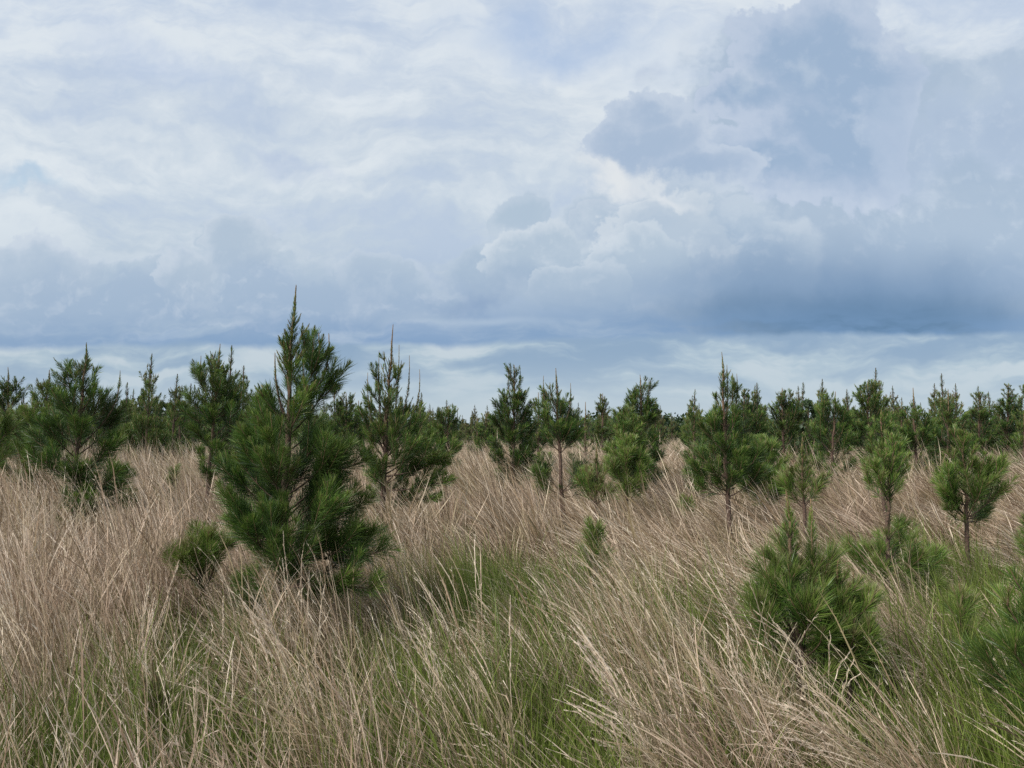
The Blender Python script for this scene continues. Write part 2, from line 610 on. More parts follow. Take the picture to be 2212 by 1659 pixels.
# =================================================================== needles and shoots
def needles(bag, rng, path, s0, s1, dens, width, L_of, ang_of, tone_of, droop=0.25):
    """needles round a shoot; s measured back from the tip in metres"""
    seg = np.linalg.norm(np.diff(path, axis=0), axis=1)
    cum = np.concatenate([[0], np.cumsum(seg)])
    tot = cum[-1]
    s1 = min(s1, tot)
    if s1 <= s0:
        return
    n = int(dens * (s1 - s0)) + 3
    s = rng.uniform(s0, s1, n)
    d = tot - s
    p = np.stack([np.interp(d, cum, path[:, k]) for k in range(3)], -1)
    e = 0.01
    p2 = np.stack([np.interp(np.minimum(d + e, tot), cum, path[:, k]) for k in range(3)], -1)
    p1 = np.stack([np.interp(np.minimum(d + e, tot) - 2 * e, cum, path[:, k]) for k in range(3)], -1)
    t = unit(p2 - p1)
    ref = np.tile([0.2, 0.9, 0.1], (n, 1))
    a = unit(np.cross(t, ref))
    b = np.cross(t, a)
    phi = rng.uniform(0, 2 * pi, n)
    out_ = a * np.cos(phi)[:, None] + b * np.sin(phi)[:, None]
    th = ang_of(s) * rng.uniform(0.75, 1.25, n)
    L = L_of(s) * rng.uniform(0.75, 1.1, n)
    dirn = t * np.cos(th)[:, None] + out_ * np.sin(th)[:, None]
    dirn = unit(dirn + rng.normal(0, 0.05, (n, 3)))
    side = unit(np.cross(dirn, rng.normal(0, 1, (n, 3))))
    mid = p + dirn * (L * 0.5)[:, None]
    d2 = unit(dirn + np.array([0, 0, -1.0]) * (droop * rng.uniform(0.2, 1.2, n) * L / 0.16)[:, None] + np.array([0, 0, 0.12]))
    tip = mid + d2 * (L * 0.5)[:, None]
    w = width * rng.uniform(0.8, 1.2, n)[:, None]
    v = np.stack([p, mid - side * w * 0.5, mid + side * w * 0.5, tip], 1).reshape(-1, 3)
    i = np.arange(n)[:, None] * 4
    f = np.concatenate([i + np.array([[0, 2, 1]]), i + np.array([[1, 2, 3]])], 1).reshape(-1, 3)
    tn = np.clip(tone_of(s) + rng.normal(0, 0.16, n), 0, 1)
    bag.add(v, f, np.repeat(tn, 4))


def curve(p0, d0, L, up, rng, n=7, wob=0.06):
    """a stem that starts along d0 and bends towards up (0..1)"""
    p = [np.array(p0, float)]
    d = np.array(d0, float)
    d /= np.linalg.norm(d)
    for i in range(n - 1):
        d = d + np.array([0, 0, up / (n - 1)]) + rng.normal(0, wob / (n - 1) ** 0.5, 3)
        d /= np.linalg.norm(d)
        p.append(p[-1] + d * L / (n - 1))
    return np.array(p)


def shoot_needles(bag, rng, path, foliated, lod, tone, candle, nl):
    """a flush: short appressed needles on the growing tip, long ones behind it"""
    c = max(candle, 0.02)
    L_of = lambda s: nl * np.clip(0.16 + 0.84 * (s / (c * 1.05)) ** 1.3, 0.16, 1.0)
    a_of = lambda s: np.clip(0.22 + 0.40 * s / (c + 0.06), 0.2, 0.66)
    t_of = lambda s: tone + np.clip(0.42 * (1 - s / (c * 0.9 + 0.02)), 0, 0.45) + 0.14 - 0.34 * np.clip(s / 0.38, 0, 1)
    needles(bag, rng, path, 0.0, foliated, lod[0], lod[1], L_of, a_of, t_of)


def make_branch(rng, p0, az, el, L, up, lod, tone, candle, nl, wood, leaf, main=None):
    d0 = np.array([cos(el) * sin(az), cos(el) * cos(az), sin(el)])
    spread = 1.0 if main is None else 0.62
    if main is None:
        main = curve(p0, d0, L, up, rng)
    else:
        L = float(np.linalg.norm(np.diff(main, axis=0), axis=1).sum())
    r0 = 0.0035 + 0.0085 * min(L, 1.2)
    sides = lod[2]
    v, f = tube(main, np.linspace(r0, 0.0024 * lod[3], len(main)), sides)
    tv = np.repeat(np.linspace(0, 1, len(main)) ** 3, sides)
    wood.add(v, f, tv)
    shoot_needles(leaf, rng, main, min(L * 0.75, 0.42 + 0.15 * L), lod, tone, candle * rng.uniform(0.5, 1.2), nl)
    # side shoots in one to three whorls
    nw = 1 if L < 0.35 else (2 if L < 0.8 else 3)
    if L < 0.22:
        nw = 0
    for k in range(nw):
        t = (0.80, 0.56, 0.36)[k] + rng.uniform(-0.05, 0.05)
        i = t * (len(main) - 1)
        i0 = int(i)
        q = main[i0] + (main[min(i0 + 1, len(main) - 1)] - main[i0]) * (i - i0)
        tan = unit(main[min(i0 + 1, len(main) - 1)] - main[max(i0 - 1, 0)])
        for m in range(rng.integers(2, 4)):
            rr = unit(rng.normal(0, 1, 3))
            rr = unit(rr - tan * rr.dot(tan))
            rr[2] = rr[2] * 0.55 + 0.1
            sd_ = tan * 0.9 + rr * 0.7 + np.array([0, 0, 0.15])
            Ls = (L * (1 - t) * rng.uniform(0.75, 1.15) + 0.06 + 0.08 * (k > 0)) * spread
            sp = curve(q, sd_, Ls, up * 0.9, rng, 5)
            v, f = tube(sp, np.linspace(0.0045, 0.0020 * lod[3], 5), max(sides - 1, 3))
            wood.add(v, f, np.repeat(np.linspace(0.2, 1, 5), max(sides - 1, 3)))
            shoot_needles(leaf, rng, sp, Ls * 0.95, lod, tone + rng.uniform(-0.13, 0.13), candle * rng.uniform(0.2, 1.0), nl)
    return main


def grow(spec, seed):
    """build one pine from its outline in the photo; returns the Empty"""
    rng = np.random.default_rng(seed)
    D = spec['D']
    near = D < 12.6
    prof = spec['prof']
    tops = spec['tops']
    foot = at(spec['foot'], 1100, D)[0]
    z0 = float(gz(foot, D))
    tone, candle, nl = spec.get('tone', 0.42) - (0.05 if D > 12.6 else 0), spec.get('candle', 0.14), spec.get('nl', 0.175)
    base = np.array([foot, D, z0])
    q = max(D / 6.5, 0.8)
    lod = (spec.get('dens', 600) / (q ** 1.05), 0.0036 * q ** 0.85, 6 if near else 4, max(q * 0.7, 1.0))
    root = bpy.data.objects.new('pine_tree', None)
    COL.objects.link(root)
    root.location = base
    root.empty_display_size = 0.3
    tag(root, spec['label'], spec.get('cat', 'pine tree'), spec.get('group'))

    pz = np.array([at(0, y, D)[2] - z0 for (y, a, b) in prof])[::-1]
    pl = np.array([at(a, y, D)[0] - foot for (y, a, b) in prof])[::-1]
    pr = np.array([at(b, y, D)[0] - foot for (y, a, b) in prof])[::-1]
    ztop = at(0, tops[0][1], D)[2] - z0
    leaders = []
    crown_w, crown_n = Bag(), Bag()
    tr_w, tr_n = Bag(), Bag()
    lowest = spec.get('low')
    zlow = (at(0, lowest, D)[2] - z0) if lowest else max(0.12, pz[0] - 0.25)
    if not near:
        zlow = min(zlow, 0.40)
        pz[0] = min(pz[0], 0.35)
    for k, (tx, ty) in enumerate(tops):
        P = at(tx, ty, D)
        tip = np.array([P[0] - foot, rng.uniform(-0.05, 0.05), P[2] - z0])
        if k == 0:
            n = 14
            t = np.linspace(0, 1, n)
            path = np.stack([tip[0] * t ** 1.15, tip[1] * t, tip[2] * t], -1)
            path[1:-1, :2] += rng.normal(0, 0.009, (n - 2, 2))
            r0 = spec.get('girth', 0.012 + 0.0085 * ztop)
            r = (r0 * (1 - t) ** 0.8 + 0.0035 * lod[3]) * rng.uniform(0.9, 1.12, n)
            path_lo = np.vstack([[0, 0, -0.08], path])
            v, f = tube(path_lo, np.concatenate([[r[0]], r]), 8)
            tr_w.add(v, f, np.repeat(np.concatenate([[0], np.clip(t * 1.4 - 0.5, 0, 1) ** 2]), 8))
            leaders.append(path)
            mainpath = path
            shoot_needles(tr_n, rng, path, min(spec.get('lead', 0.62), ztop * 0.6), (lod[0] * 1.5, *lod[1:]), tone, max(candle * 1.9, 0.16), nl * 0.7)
        else:
            # a second leader leaves the stem lower down
            zf = spec.get('fork', 0.45) * ztop
            i = np.interp(zf, mainpath[:, 2], np.arange(len(mainpath)))
            q0 = mainpath[int(i)]
            t = np.linspace(0, 1, 9)
            path = q0 + (tip - q0) * t[:, None]
            path[:, 0] += (tip[0] - q0[0]) * 0.35 * np.sin(t * pi) ** 1.0
            v, f = tube(path, np.linspace(0.012, 0.003, 9), 6)
            tr_w.add(v, f, np.repeat(t ** 2, 6))
            leaders.append(path)
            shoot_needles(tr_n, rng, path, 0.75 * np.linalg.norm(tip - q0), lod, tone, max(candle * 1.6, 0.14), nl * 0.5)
    tr = link('trunk', tr_w.mesh('trunk', BARK, smooth=True), root)
    link('needles', tr_n.mesh('needles', NEEDLE), tr)

    def width(z, az):
        s = sin(az)
        w = np.interp(z, pz, pr) if s >= 0 else -np.interp(z, pz, pl)
        wm = 0.5 * (np.interp(z, pz, pr) - np.interp(z, pz, pl))
        axis = np.interp(z, mainpath[:, 2], mainpath[:, 0])
        w = (w - axis) if s >= 0 else (w + axis)
        k = abs(s)
        return max(k * w + (1 - k) * wm * 0.85, 0.03)

    # whorls up the stem
    gap = 0.82 * spec.get('gap', 0.20)
    bare = spec.get('bare', [])
    z = zlow
    az = rng.uniform(0, 2 * pi)
    ztop_br = ztop - max(0.12, candle * 1.5)
    while z < ztop_br:
        h = z / ztop
        ok = True
        for (ya, yb) in bare:
            if at(0, yb, D)[2] - z0 < z < at(0, ya, D)[2] - z0:
                ok = False
        nb = rng.integers(4, 7) if ok else 0
        if spec.get('nb') and ok:
            nb = spec['nb']
        for b in range(nb):
            az += 2 * pi / nb + rng.uniform(-0.35, 0.35)
            el = radians(np.interp(h, [0, 0.3, 0.7, 1.0], [6, 22, 42, 62]) + rng.uniform(-10, 10)) + spec.get('lift', 0)
            up = np.interp(h, [0, 0.5, 1.0], [0.55, 0.65, 0.6])
            tip_ = curve((0, 0, 0), (cos(el), 0, sin(el)), 1.0, up, rng, wob=0)[-1]
            rise = tip_[2] / max(tip_[0], 0.15)
            rr = 0.3
            for _ in range(10):
                rr = 0.5 * rr + 0.5 * width(min(z + rr * rise, ztop), az)
            rr = rr * (rng.uniform(0.90, 1.12) if rng.uniform() < 0.62 else rng.uniform(0.42, 0.75)) * 0.95 - nl * 0.05
            rr = max(rr, 0.04)
            L = rr / max(tip_[0], 0.15)
            L = min(L, (ztop - z) * (0.78 if ztop > 1.9 else 1.0) + 0.03)
            i = np.interp(z + rng.uniform(-0.03, 0.03), mainpath[:, 2], np.arange(len(mainpath)))
            i0 = min(int(i), len(mainpath) - 2)
            p0 = mainpath[i0] + (mainpath[i0 + 1] - mainpath[i0]) * (i - i0)
            cd = candle * np.interp(h, [0, 0.4, 0.8], [0.25, 0.7, 1.0])
            tb = tone + rng.uniform(-0.10, 0.10)
            nlb = nl * np.interp(h, [0, 0.55, 0.9], [1.05, 0.9, 0.5])
            if near:
                w_, n_ = Bag(), Bag()
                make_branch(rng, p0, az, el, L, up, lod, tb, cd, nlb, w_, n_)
                bo = link('branch', w_.mesh('branch', BARK, p0), root, p0)
                link('needles', n_.mesh('needles', NEEDLE, p0), bo)
            else:
                make_branch(rng, p0, az, el, L, up, lod, tb, cd, nlb, crown_w, crown_n)
        z += gap * rng.uniform(0.65, 1.3)
    # limbs that can be told apart in the photo, each from its place on the stem to its tip
    for (ya, tx, ty) in spec.get('limbs', []):
        zz = at(0, ya, D)[2] - z0
        p0 = np.array([np.interp(zz, mainpath[:, 2], mainpath[:, k]) for k in range(3)])
        P = at(tx, ty, D)
        e = np.array([P[0] - foot, rng.uniform(-0.25, 0.2), P[2] - z0])
        t = np.linspace(0, 1, 8)[:, None]
        c1 = p0 + (e - p0) * np.array([0.60, 0.60, 0.18])
        path = (1 - t) ** 2 * p0 + 2 * t * (1 - t) * c1 + t ** 2 * e
        path[1:-1] += rng.normal(0, 0.008, (6, 3))
        w_, n_ = Bag(), Bag()
        make_branch(rng, p0, 0, 0, 0, 0.7, lod, tone + rng.uniform(-0.02, 0.12), candle * 0.3, nl, w_, n_, path)
        bo = link('branch', w_.mesh('branch', BARK, p0), root, p0)
        link('needles', n_.mesh('needles', NEEDLE, p0), bo)
    if not near and crown_w.n:
        bo = link('limbs', crown_w.mesh('limbs', BARK), root)
        link('crown', crown_n.mesh('crown', NEEDLE), root)
    return root


# =================================================================== the pines of the photo
T = []


def pine(label, D, tops, foot, prof, **kw):
    T.append(dict(label=label, D=D, tops=tops if isinstance(tops, list) else [tops], foot=foot, prof=prof, **kw))


pine('tallest pine at left centre with a long slender leader and full dark crown', 5.8, [(637, 615), (711, 722), (692, 722), (598, 764)], 603,
     [(640, 632, 644), (690, 618, 656), (740, 600, 705), (790, 585, 722), (860, 560, 715), (910, 545, 705), (960, 510, 740), (1030, 505, 775), (1090, 485, 800),
      (1140, 488, 808), (1190, 505, 815), (1240, 530, 850), (1300, 560, 820)], low=1330, candle=0.20, nl=0.15, gap=0.165, lead=0.75, tone=0.36, fork=0.66, nb=5, limbs=[(1215, 855, 1188), (1150, 803, 1075), (1165, 488, 1105), (1040, 782, 990), (1000, 510, 955), (1265, 838, 1262), (1190, 800, 1150)])
pine('spiky pine just right of the tallest one with many upright pale shoots', 9.7, [(848, 700), (818, 757), (884, 768), (906, 798), (796, 806), (861, 745)], 820,
     [(720, 842, 854), (760, 822, 866), (800, 805, 880), (840, 786, 900), (890, 780, 915), (930, 785, 945), (980, 785, 998), (1030, 795, 1000), (1070, 805, 970)],
     low=1100, candle=0.34, nl=0.13, gap=0.21, lead=0.9, tone=0.36, fork=0.5, nb=5, limbs=[(1060, 985, 1035), (1030, 1000, 955), (1078, 955, 1078), (1010, 940, 930), (960, 780, 880), (1000, 975, 1000), (1050, 795, 985)])
pine('left pine with a tufted top above a gap and a bare reddish lower trunk', 9.2, [(190, 742), (257, 800)], 153,
     [(765, 183, 200), (790, 140, 215), (835, 130, 228), (860, 118, 262), (920, 90, 262), (965, 72, 252), (1000, 95, 225), (1030, 140, 280), (1060, 145, 290), (1110, 150, 285)],
     low=1130, candle=0.16, gap=0.20, tone=0.30, bare=[(865, 880), (1000, 1040)], fork=0.55, limbs=[(1075, 285, 1010), (1090, 292, 1085), (1020, 262, 930), (1000, 75, 930)])
pine('pale green bushy pine behind the left pine with the tufted top', 13.4, (108, 800), 80,
     [(825, 95, 128), (870, 62, 140), (930, 15, 140), (985, 0, 130), (1010, 10, 120)], low=1010, candle=0.15, tone=0.60, gap=0.2)
pine('dark pine with a bushy forked top at the far left edge', 17, (15, 793), 15, [(820, 2, 32), (850, -5, 48), (890, -25, 72), (940, -40, 85)], low=980, candle=0.22, tone=0.32)
pine('low yellow-green pine cut off by the left edge', 11, (-10, 880), -22, [(900, -30, 20), (940, -80, 60), (985, -90, 85)], low=1010, candle=0.12, tone=0.55)
pine('pine left of the tallest one with three upright tips and a curved red trunk', 11.4, [(473, 742), (433, 768), (457, 762), (520, 845)], 444,
     [(765, 462, 480), (790, 425, 492), (820, 410, 510), (855, 404, 530), (900, 420, 530), (950, 425, 520), (1000, 435, 512), (1050, 440, 500)],
     low=1055, candle=0.22, tone=0.32, fork=0.62)
pine('half hidden pine pressed against the left flank of the tallest pine', 8.6, (560, 848), 562, [(880, 535, 590), (930, 505, 610), (1000, 495, 610), (1060, 510, 600)],
     low=1090, candle=0.05, tone=0.46)
pine('slim pine with thin upright tips before the distant round-topped wood', 24, (320, 843), 318, [(865, 303, 337), (905, 290, 352), (945, 278, 368)], low=985, candle=0.3, tone=0.4)
pine('narrow pointed pine right of the distant round-topped wood', 26, (387, 833), 387, [(858, 376, 398), (895, 366, 412), (945, 355, 425)], low=985, candle=0.25, tone=0.34)
pine('dark small pine between the left pine and the distant wood', 25, (262, 868), 262, [(885, 252, 274), (925, 240, 290), (955, 235, 295)], low=985, tone=0.3)
pine('thin distant pine with one round tuft on a bare stem', 27, (722, 826), 724, [(838, 706, 740), (862, 706, 745), (900, 712, 742), (945, 700, 765)], low=965, bare=[(866, 892)], tone=0.28,
     candle=0.1)
pine('dark distant pine right beside the one with a round tuft', 24, (748, 848), 748, [(870, 734, 762), (905, 722, 778), (945, 715, 790)], low=975, tone=0.28, candle=0.2)
pine('small distant pine behind the left side of the spiky pine', 29, (775, 866), 775, [(885, 764, 786), (920, 752, 800)], low=965, tone=0.3, candle=0.2)
pine('broad pine with a comb of upright tips right of the spiky pine', 19, [(968, 876), (945, 884), (988, 880)], 966,
     [(895, 935, 992), (930, 922, 1000), (965, 920, 1000), (990, 930, 990)], low=1000, candle=0.25, tone=0.40, fork=0.5)
pine('small pine in the centre gap left of the three-pronged pine', 27, (1050, 893), 1050, [(910, 1040, 1060), (940, 1028, 1070), (960, 1025, 1075)], low=975, candle=0.2, tone=0.38)
pine('lesser pine in the centre gap beside the comb-topped pine', 30, (1031, 902), 1031, [(915, 1022, 1041), (940, 1012, 1050)], low=968, candle=0.2, tone=0.4)
pine('three-pronged pine standing at the middle of the picture', 16.5, [(1111, 788), (1098, 797), (1124, 795)], 1108,
     [(812, 1095, 1127), (835, 1094, 1130), (852, 1084, 1140), (885, 1066, 1148), (930, 1056, 1165), (965, 1060, 1178), (1000, 1072, 1160)],
     low=1010, candle=0.22, tone=0.28, fork=0.66)
pine('low dark pine between the three-pronged pine and the bare-trunked one', 20, (1163, 848), 1163, [(875, 1150, 1178), (915, 1142, 1190), (960, 1140, 1190)], low=985, candle=0.25, tone=0.34)
pine('centre pine with a bare straight lower trunk and candelabra top', 10.8, [(1201, 795), (1174, 812), (1233, 828)], 1219,
     [(820, 1188, 1215), (845, 1170, 1236), (880, 1158, 1246), (920, 1156, 1254), (960, 1162, 1262), (1000, 1158, 1285), (1030, 1155, 1295)],
     low=1062, candle=0.26, tone=0.30, fork=0.62, bare=[(990, 1045)], gap=0.19, limbs=[(1070, 1155, 1010), (1062, 1292, 1010), (1075, 1290, 1050)])
pine('bright green little pine right of the bare-trunked centre pine', 10.3, (1290, 958), 1284,
     [(985, 1280, 1300), (1015, 1262, 1318), (1050, 1243, 1330), (1080, 1240, 1335)], low=1090, candle=0.18, tone=0.66, gap=0.15)
pine('lone thin pine against the sky right of centre', 30, (1302, 850), 1302, [(872, 1292, 1313), (895, 1283, 1320), (925, 1290, 1315)], low=955, candle=0.2, tone=0.30, bare=[(905, 925)])
pine('slender pine tip rising beside the candelabra-topped pine', 23, (1265, 868), 1265, [(895, 1257, 1274), (930, 1250, 1284), (960, 1245, 1286)], low=990, candle=0.3, tone=0.36)
pine('dark pine with two thick upright tips right of centre', 15.5, [(1383, 810), (1401, 818)], 1390,
     [(830, 1372, 1408), (850, 1358, 1412), (880, 1338, 1416), (915, 1322, 1425), (955, 1315, 1432), (990, 1325, 1428)], low=1005, candle=0.2, tone=0.28, fork=0.6)
pine('yellow-green pine in front of the pine with two thick tips', 13.8, (1347, 876), 1347, [(895, 1328, 1372), (925, 1312, 1388), (950, 1318, 1385)], low=985, candle=0.08, tone=0.55)
pine('round bushy little pine below the pine with two thick tips', 12.2, (1357, 942), 1352, [(960, 1338, 1378), (1000, 1318, 1402), (1045, 1325, 1398), (1070, 1340, 1390)],
     low=1085, candle=0.04, tone=0.52, gap=0.12)
pine('tall pine right of centre with a long bare leader and forked top', 10, [(1557, 763), (1572, 788), (1593, 808)], 1576,
     [(795, 1553, 1578), (815, 1547, 1598), (842, 1552, 1600), (875, 1530, 1598), (905, 1522, 1612), (950, 1505, 1625), (1000, 1494, 1642), (1045, 1500, 1630)],
     low=1070, candle=0.24, tone=0.32, fork=0.66, gap=0.2, limbs=[(1060, 1492, 1000), (1050, 1640, 960), (1070, 1500, 1045)])
pine('companion pine at the left foot of the tall forked pine', 15, (1497, 880), 1500, [(905, 1482, 1515), (945, 1474, 1530), (990, 1480, 1530)], low=1010, candle=0.16, tone=0.40)
pine('dark pine looking over the right shoulder of the tall forked pine', 19, (1607, 842), 1608, [(862, 1595, 1625), (895, 1585, 1650), (945, 1580, 1670)], low=985, candle=0.12, tone=0.24)
pine('blue-green rounded pine between the forked pine and the small bright one', 11.5, (1655, 952), 1650, [(985, 1628, 1682), (1030, 1608, 1695), (1075, 1610, 1690)],
     low=1100, candle=0.03, tone=0.44, gap=0.13)
pine('small pale green pine with one yellow candle right of the forked pine', 9, (1733, 945), 1737, [(985, 1720, 1750), (1020, 1698, 1768), (1060, 1682, 1784), (1085, 1684, 1780)],
     low=1095, candle=0.16, tone=0.62, gap=0.14)
pine('dark many-tipped pine at right of centre next to the leafy sapling', 21, [(1690, 838), (1712, 850)], 1696, [(858, 1678, 1716), (890, 1664, 1735), (940, 1660, 1755)], low=985,
     candle=0.2, tone=0.27, fork=0.6)
pine('pine with a curled dark top right of the leafy sapling', 15, [(1803, 846), (1775, 862)], 1794, [(862, 1775, 1822), (895, 1760, 1838), (940, 1753, 1842), (980, 1768, 1825)], low=1000,
     candle=0.2, tone=0.33, fork=0.6)
pine('broad peaked pine in the right background with a cluster of tips', 19, [(1876, 823), (1893, 838), (1862, 845)], 1878,
     [(845, 1858, 1900), (872, 1846, 1918), (915, 1840, 1928), (960, 1842, 1928)], low=985, candle=0.2, tone=0.32, fork=0.6)
pine('pine with a single thin spire and visible trunk foot at right', 15, (1975, 838), 1984, [(862, 1965, 1986), (888, 1948, 2005), (930, 1940, 2020), (975, 1955, 2012)], low=990,
     candle=0.24, tone=0.33)
pine('dim small pine left of the single-spired pine', 22, (1948, 868), 1948, [(890, 1936, 1962), (930, 1928, 1970)], low=985, candle=0.15, tone=0.26)
pine('dense pine with a reddish tip right of the single-spired pine', 16.5, [(2046, 842), (2030, 856)], 2048, [(865, 2030, 2064), (895, 2020, 2080), (935, 2006, 2086), (975, 2012, 2080)],
     low=1000, candle=0.22, tone=0.33, fork=0.62)
pine('dark pine with a thick candle cluster near the right edge', 24, [(2118, 848), (2110, 858)], 2118, [(875, 2101, 2134), (905, 2092, 2146), (945, 2082, 2152)], low=985, candle=0.15,
     tone=0.25, fork=0.65)
pine('open dark pine with a leaning side limb at the right edge', 26, [(2178, 830), (2155, 870)], 2180, [(850, 2168, 2190), (885, 2150, 2202), (925, 2145, 2212)], low=975, candle=0.15,
     tone=0.24, fork=0.4)
pine('mid-size pine cut off by the right edge above the grass', 18, (2212, 893), 2212, [(915, 2195, 2230), (950, 2185, 2240)], low=985, candle=0.15, tone=0.36)
pine('dark green pine standing behind the forked-stem pine at right', 11.2, (1905, 886), 1912, [(915, 1885, 1928), (955, 1874, 1948), (1000, 1872, 1950), (1030, 1885, 1940)],
     low=1035, candle=0.1, tone=0.38)
pine('slim right pine with a tall bare reddish stem and full green head', 6.8, [(1928, 938), (1922, 985)], 1908,
     [(965, 1905, 1948), (1005, 1875, 1985), (1050, 1860, 1996), (1085, 1868, 1985), (1125, 1893, 1945), (1160, 1885, 1960), (1190, 1862, 2015), (1230, 1856, 2030), (1270, 1870, 2000)],
     low=1262, candle=0.08, tone=0.50, gap=0.12, nl=0.13, bare=[(1105, 1160), (1290, 1340)], nb=4, limbs=[(1275, 2038, 1185), (1262, 1850, 1175), (1300, 2015, 1255), (1215, 1975, 1130)], girth=0.021)
pine('leaning-headed pine on the right with brown dead inner twigs', 7.8, (2075, 935), 2086,
     [(965, 2048, 2098), (1000, 2022, 2125), (1045, 2012, 2146), (1085, 2018, 2150), (1115, 2030, 2165)], low=1120, candle=0.08, tone=0.48, gap=0.13, nl=0.13, limbs=[(1120, 2165, 1062), (1115, 2022, 1000), (1118, 2145, 1105), (1090, 2010, 1060), (1080, 2140, 985), (1128, 2028, 1095), (1130, 2150, 1120), (1128, 2065, 1120)])
pine('low pine with two pale yellow leaders in the right foreground', 4.6, [(1697, 1060), (1752, 1078)], 1720,
     [(1105, 1688, 1712), (1160, 1676, 1735), (1210, 1640, 1770), (1270, 1608, 1800), (1340, 1605, 1820), (1400, 1615, 1810), (1450, 1630, 1790)],
     low=1480, candle=0.13, tone=0.52, gap=0.13, fork=0.3, nl=0.16, lead=0.8, limbs=[(1480, 1870, 1420), (1480, 1620, 1430), (1400, 1880, 1290), (1430, 1602, 1285), (1380, 1640, 1190), (1430, 1850, 1380), (1330, 1790, 1200)])
pine('bushy little pine touching the right side of the two-leader pine', 4.5, [(1815, 1212), (1850, 1240)], 1822,
     [(1240, 1795, 1858), (1290, 1768, 1888), (1350, 1755, 1895), (1410, 1765, 1885)], low=1500, candle=0.06, tone=0.58, gap=0.13, fork=0.3, nl=0.13)
pine('dark bushy pine filling the lower right edge', 3.7, (2222, 1235), 2235, [(1290, 2180, 2270), (1370, 2150, 2310), (1450, 2135, 2320), (1530, 2140, 2320)], low=1600, candle=0.08,
     tone=0.40, gap=0.11)
pine('small green pine sprig left of the dark bush at the right edge', 4.9, (2078, 1262), 2082, [(1285, 2055, 2102), (1325, 2040, 2120), (1370, 2050, 2120)], low=1400, candle=0.03, tone=0.60,
     gap=0.10)
pine('round pine seedling sunk in tan grass left of the tallest pine', 6.2, [(432, 1140), (470, 1165)], 437, [(1165, 398, 472), (1200, 368, 496), (1245, 380, 492)], low=1255,
     candle=0.02, tone=0.62, gap=0.08, fork=0.4, nl=0.16)
pine('half buried pine seedling in the centre of the grass', 7.4, (1280, 1128), 1284, [(1155, 1258, 1304), (1195, 1252, 1312), (1225, 1258, 1308)], low=1245, candle=0.02, tone=0.56, gap=0.09)
pine('tiny pine sprig in the grass left of the bare centre trunk', 11.2, (1167, 1022), 1168, [(1035, 1152, 1182), (1060, 1148, 1192)], low=1075, candle=0.02, tone=0.55, gap=0.1)
pine('small pine cut off halfway down the right edge', 7.0, (2222, 1112), 2228, [(1140, 2200, 2250), (1180, 2195, 2260)], low=1215, candle=0.03, tone=0.56, gap=0.1)
pine('feathery bright pine seedling in the bottom left green grass', 3.7, [(335, 1455), (395, 1520)], 345, [(1490, 318, 362), (1550, 298, 410), (1620, 290, 430)], low=1640, candle=0.06,
     tone=0.72, gap=0.08, fork=0.2)
pine('little pine sprig on the tan slope left of the curved red trunk', 12.4, (374, 1005), 376, [(1020, 362, 388), (1040, 362, 398)], low=1050, candle=0.02, tone=0.5, gap=0.1)
pine('small green pine sprig below the tall forked pine at its left', 11.0, (1487, 1070), 1490, [(1085, 1470, 1505), (1105, 1468, 1510)], low=1118, candle=0.02, tone=0.58, gap=0.1)

for i, s_ in enumerate(T):
    grow(s_, 100 + i)


# =================================================================== rows of pines further back
def far_pine(seed, H, R, dens, wid):
    rng = np.random.default_rng(seed)
    w_, n_, t_, tn_ = Bag(), Bag(), Bag(), Bag()
    lod = (dens, wid, 3, wid / 0.0035)
    path = np.array([[0, 0, -0.3], [rng.normal(0, .03), rng.normal(0, .03), H * 0.5], [rng.normal(0, .05), rng.normal(0, .05), H]])
    pp = np.stack([np.interp(np.linspace(0, 2, 9), [0, 1, 2], path[:, k]) for k in range(3)], -1)
    v, f = tube(pp, np.linspace(0.05, 0.012, 9), 5)
    t_.add(v, f)
    tone = 0.31 + rng.uniform(-0.10, 0.16)
    cd = rng.uniform(0.12, 0.24)
    shoot_needles(tn_, rng, pp, 0.8, lod, tone, cd, 0.16)
    z = 0.22
    az = 0
    R_ = lambda q: R * np.interp(q / H, [0, 0.25, 0.5, 0.8, 1], [0.85, 1.0, 0.74, 0.34, 0.05])
    while z < H - 0.4:
        h = z / H
        nb = rng.integers(3, 5)
        for b in range(nb):
            az += 2 * pi / nb + rng.uniform(-.4, .4)
            el = radians(np.interp(h, [0, 0.4, 1], [18, 42, 66]) + rng.uniform(-10, 10))
            r = 0.3
            for _ in range(8):
                r = 0.5 * r + 0.5 * R_(z + r * math.tan(min(el + 0.25, 1.3)))
            r = max(r * rng.uniform(0.6, 1.1) - 0.03, 0.05)
            make_branch(rng, np.array([0, 0, z]), az, el, r / cos(min(el + 0.2, 1.25)), 0.8, lod, tone + rng.uniform(-.08, .08), cd * (0.3 + h), 0.16 * (1.15 - 0.6 * h), w_, n_)
        z += 0.26 * rng.uniform(0.7, 1.3)
    return (t_.mesh('trunk', BARK), tn_.mesh('needles', NEEDLE), w_.mesh('limbs', BARK), n_.mesh('crown', NEEDLE), H)


rng = np.random.default_rng(11)
MIDV = [far_pine(500 + i, rng.uniform(2.9, 3.5), rng.uniform(0.75, 1.0), 130, 0.010) for i in range(7)]
FARV = [far_pine(600 + i, rng.uniform(2.9, 3.6), rng.uniform(0.75, 1.05), 60, 0.017) for i in range(7)]
taken = [(at(s['foot'], 1000, s['D'])[0], s['D']) for s in T]

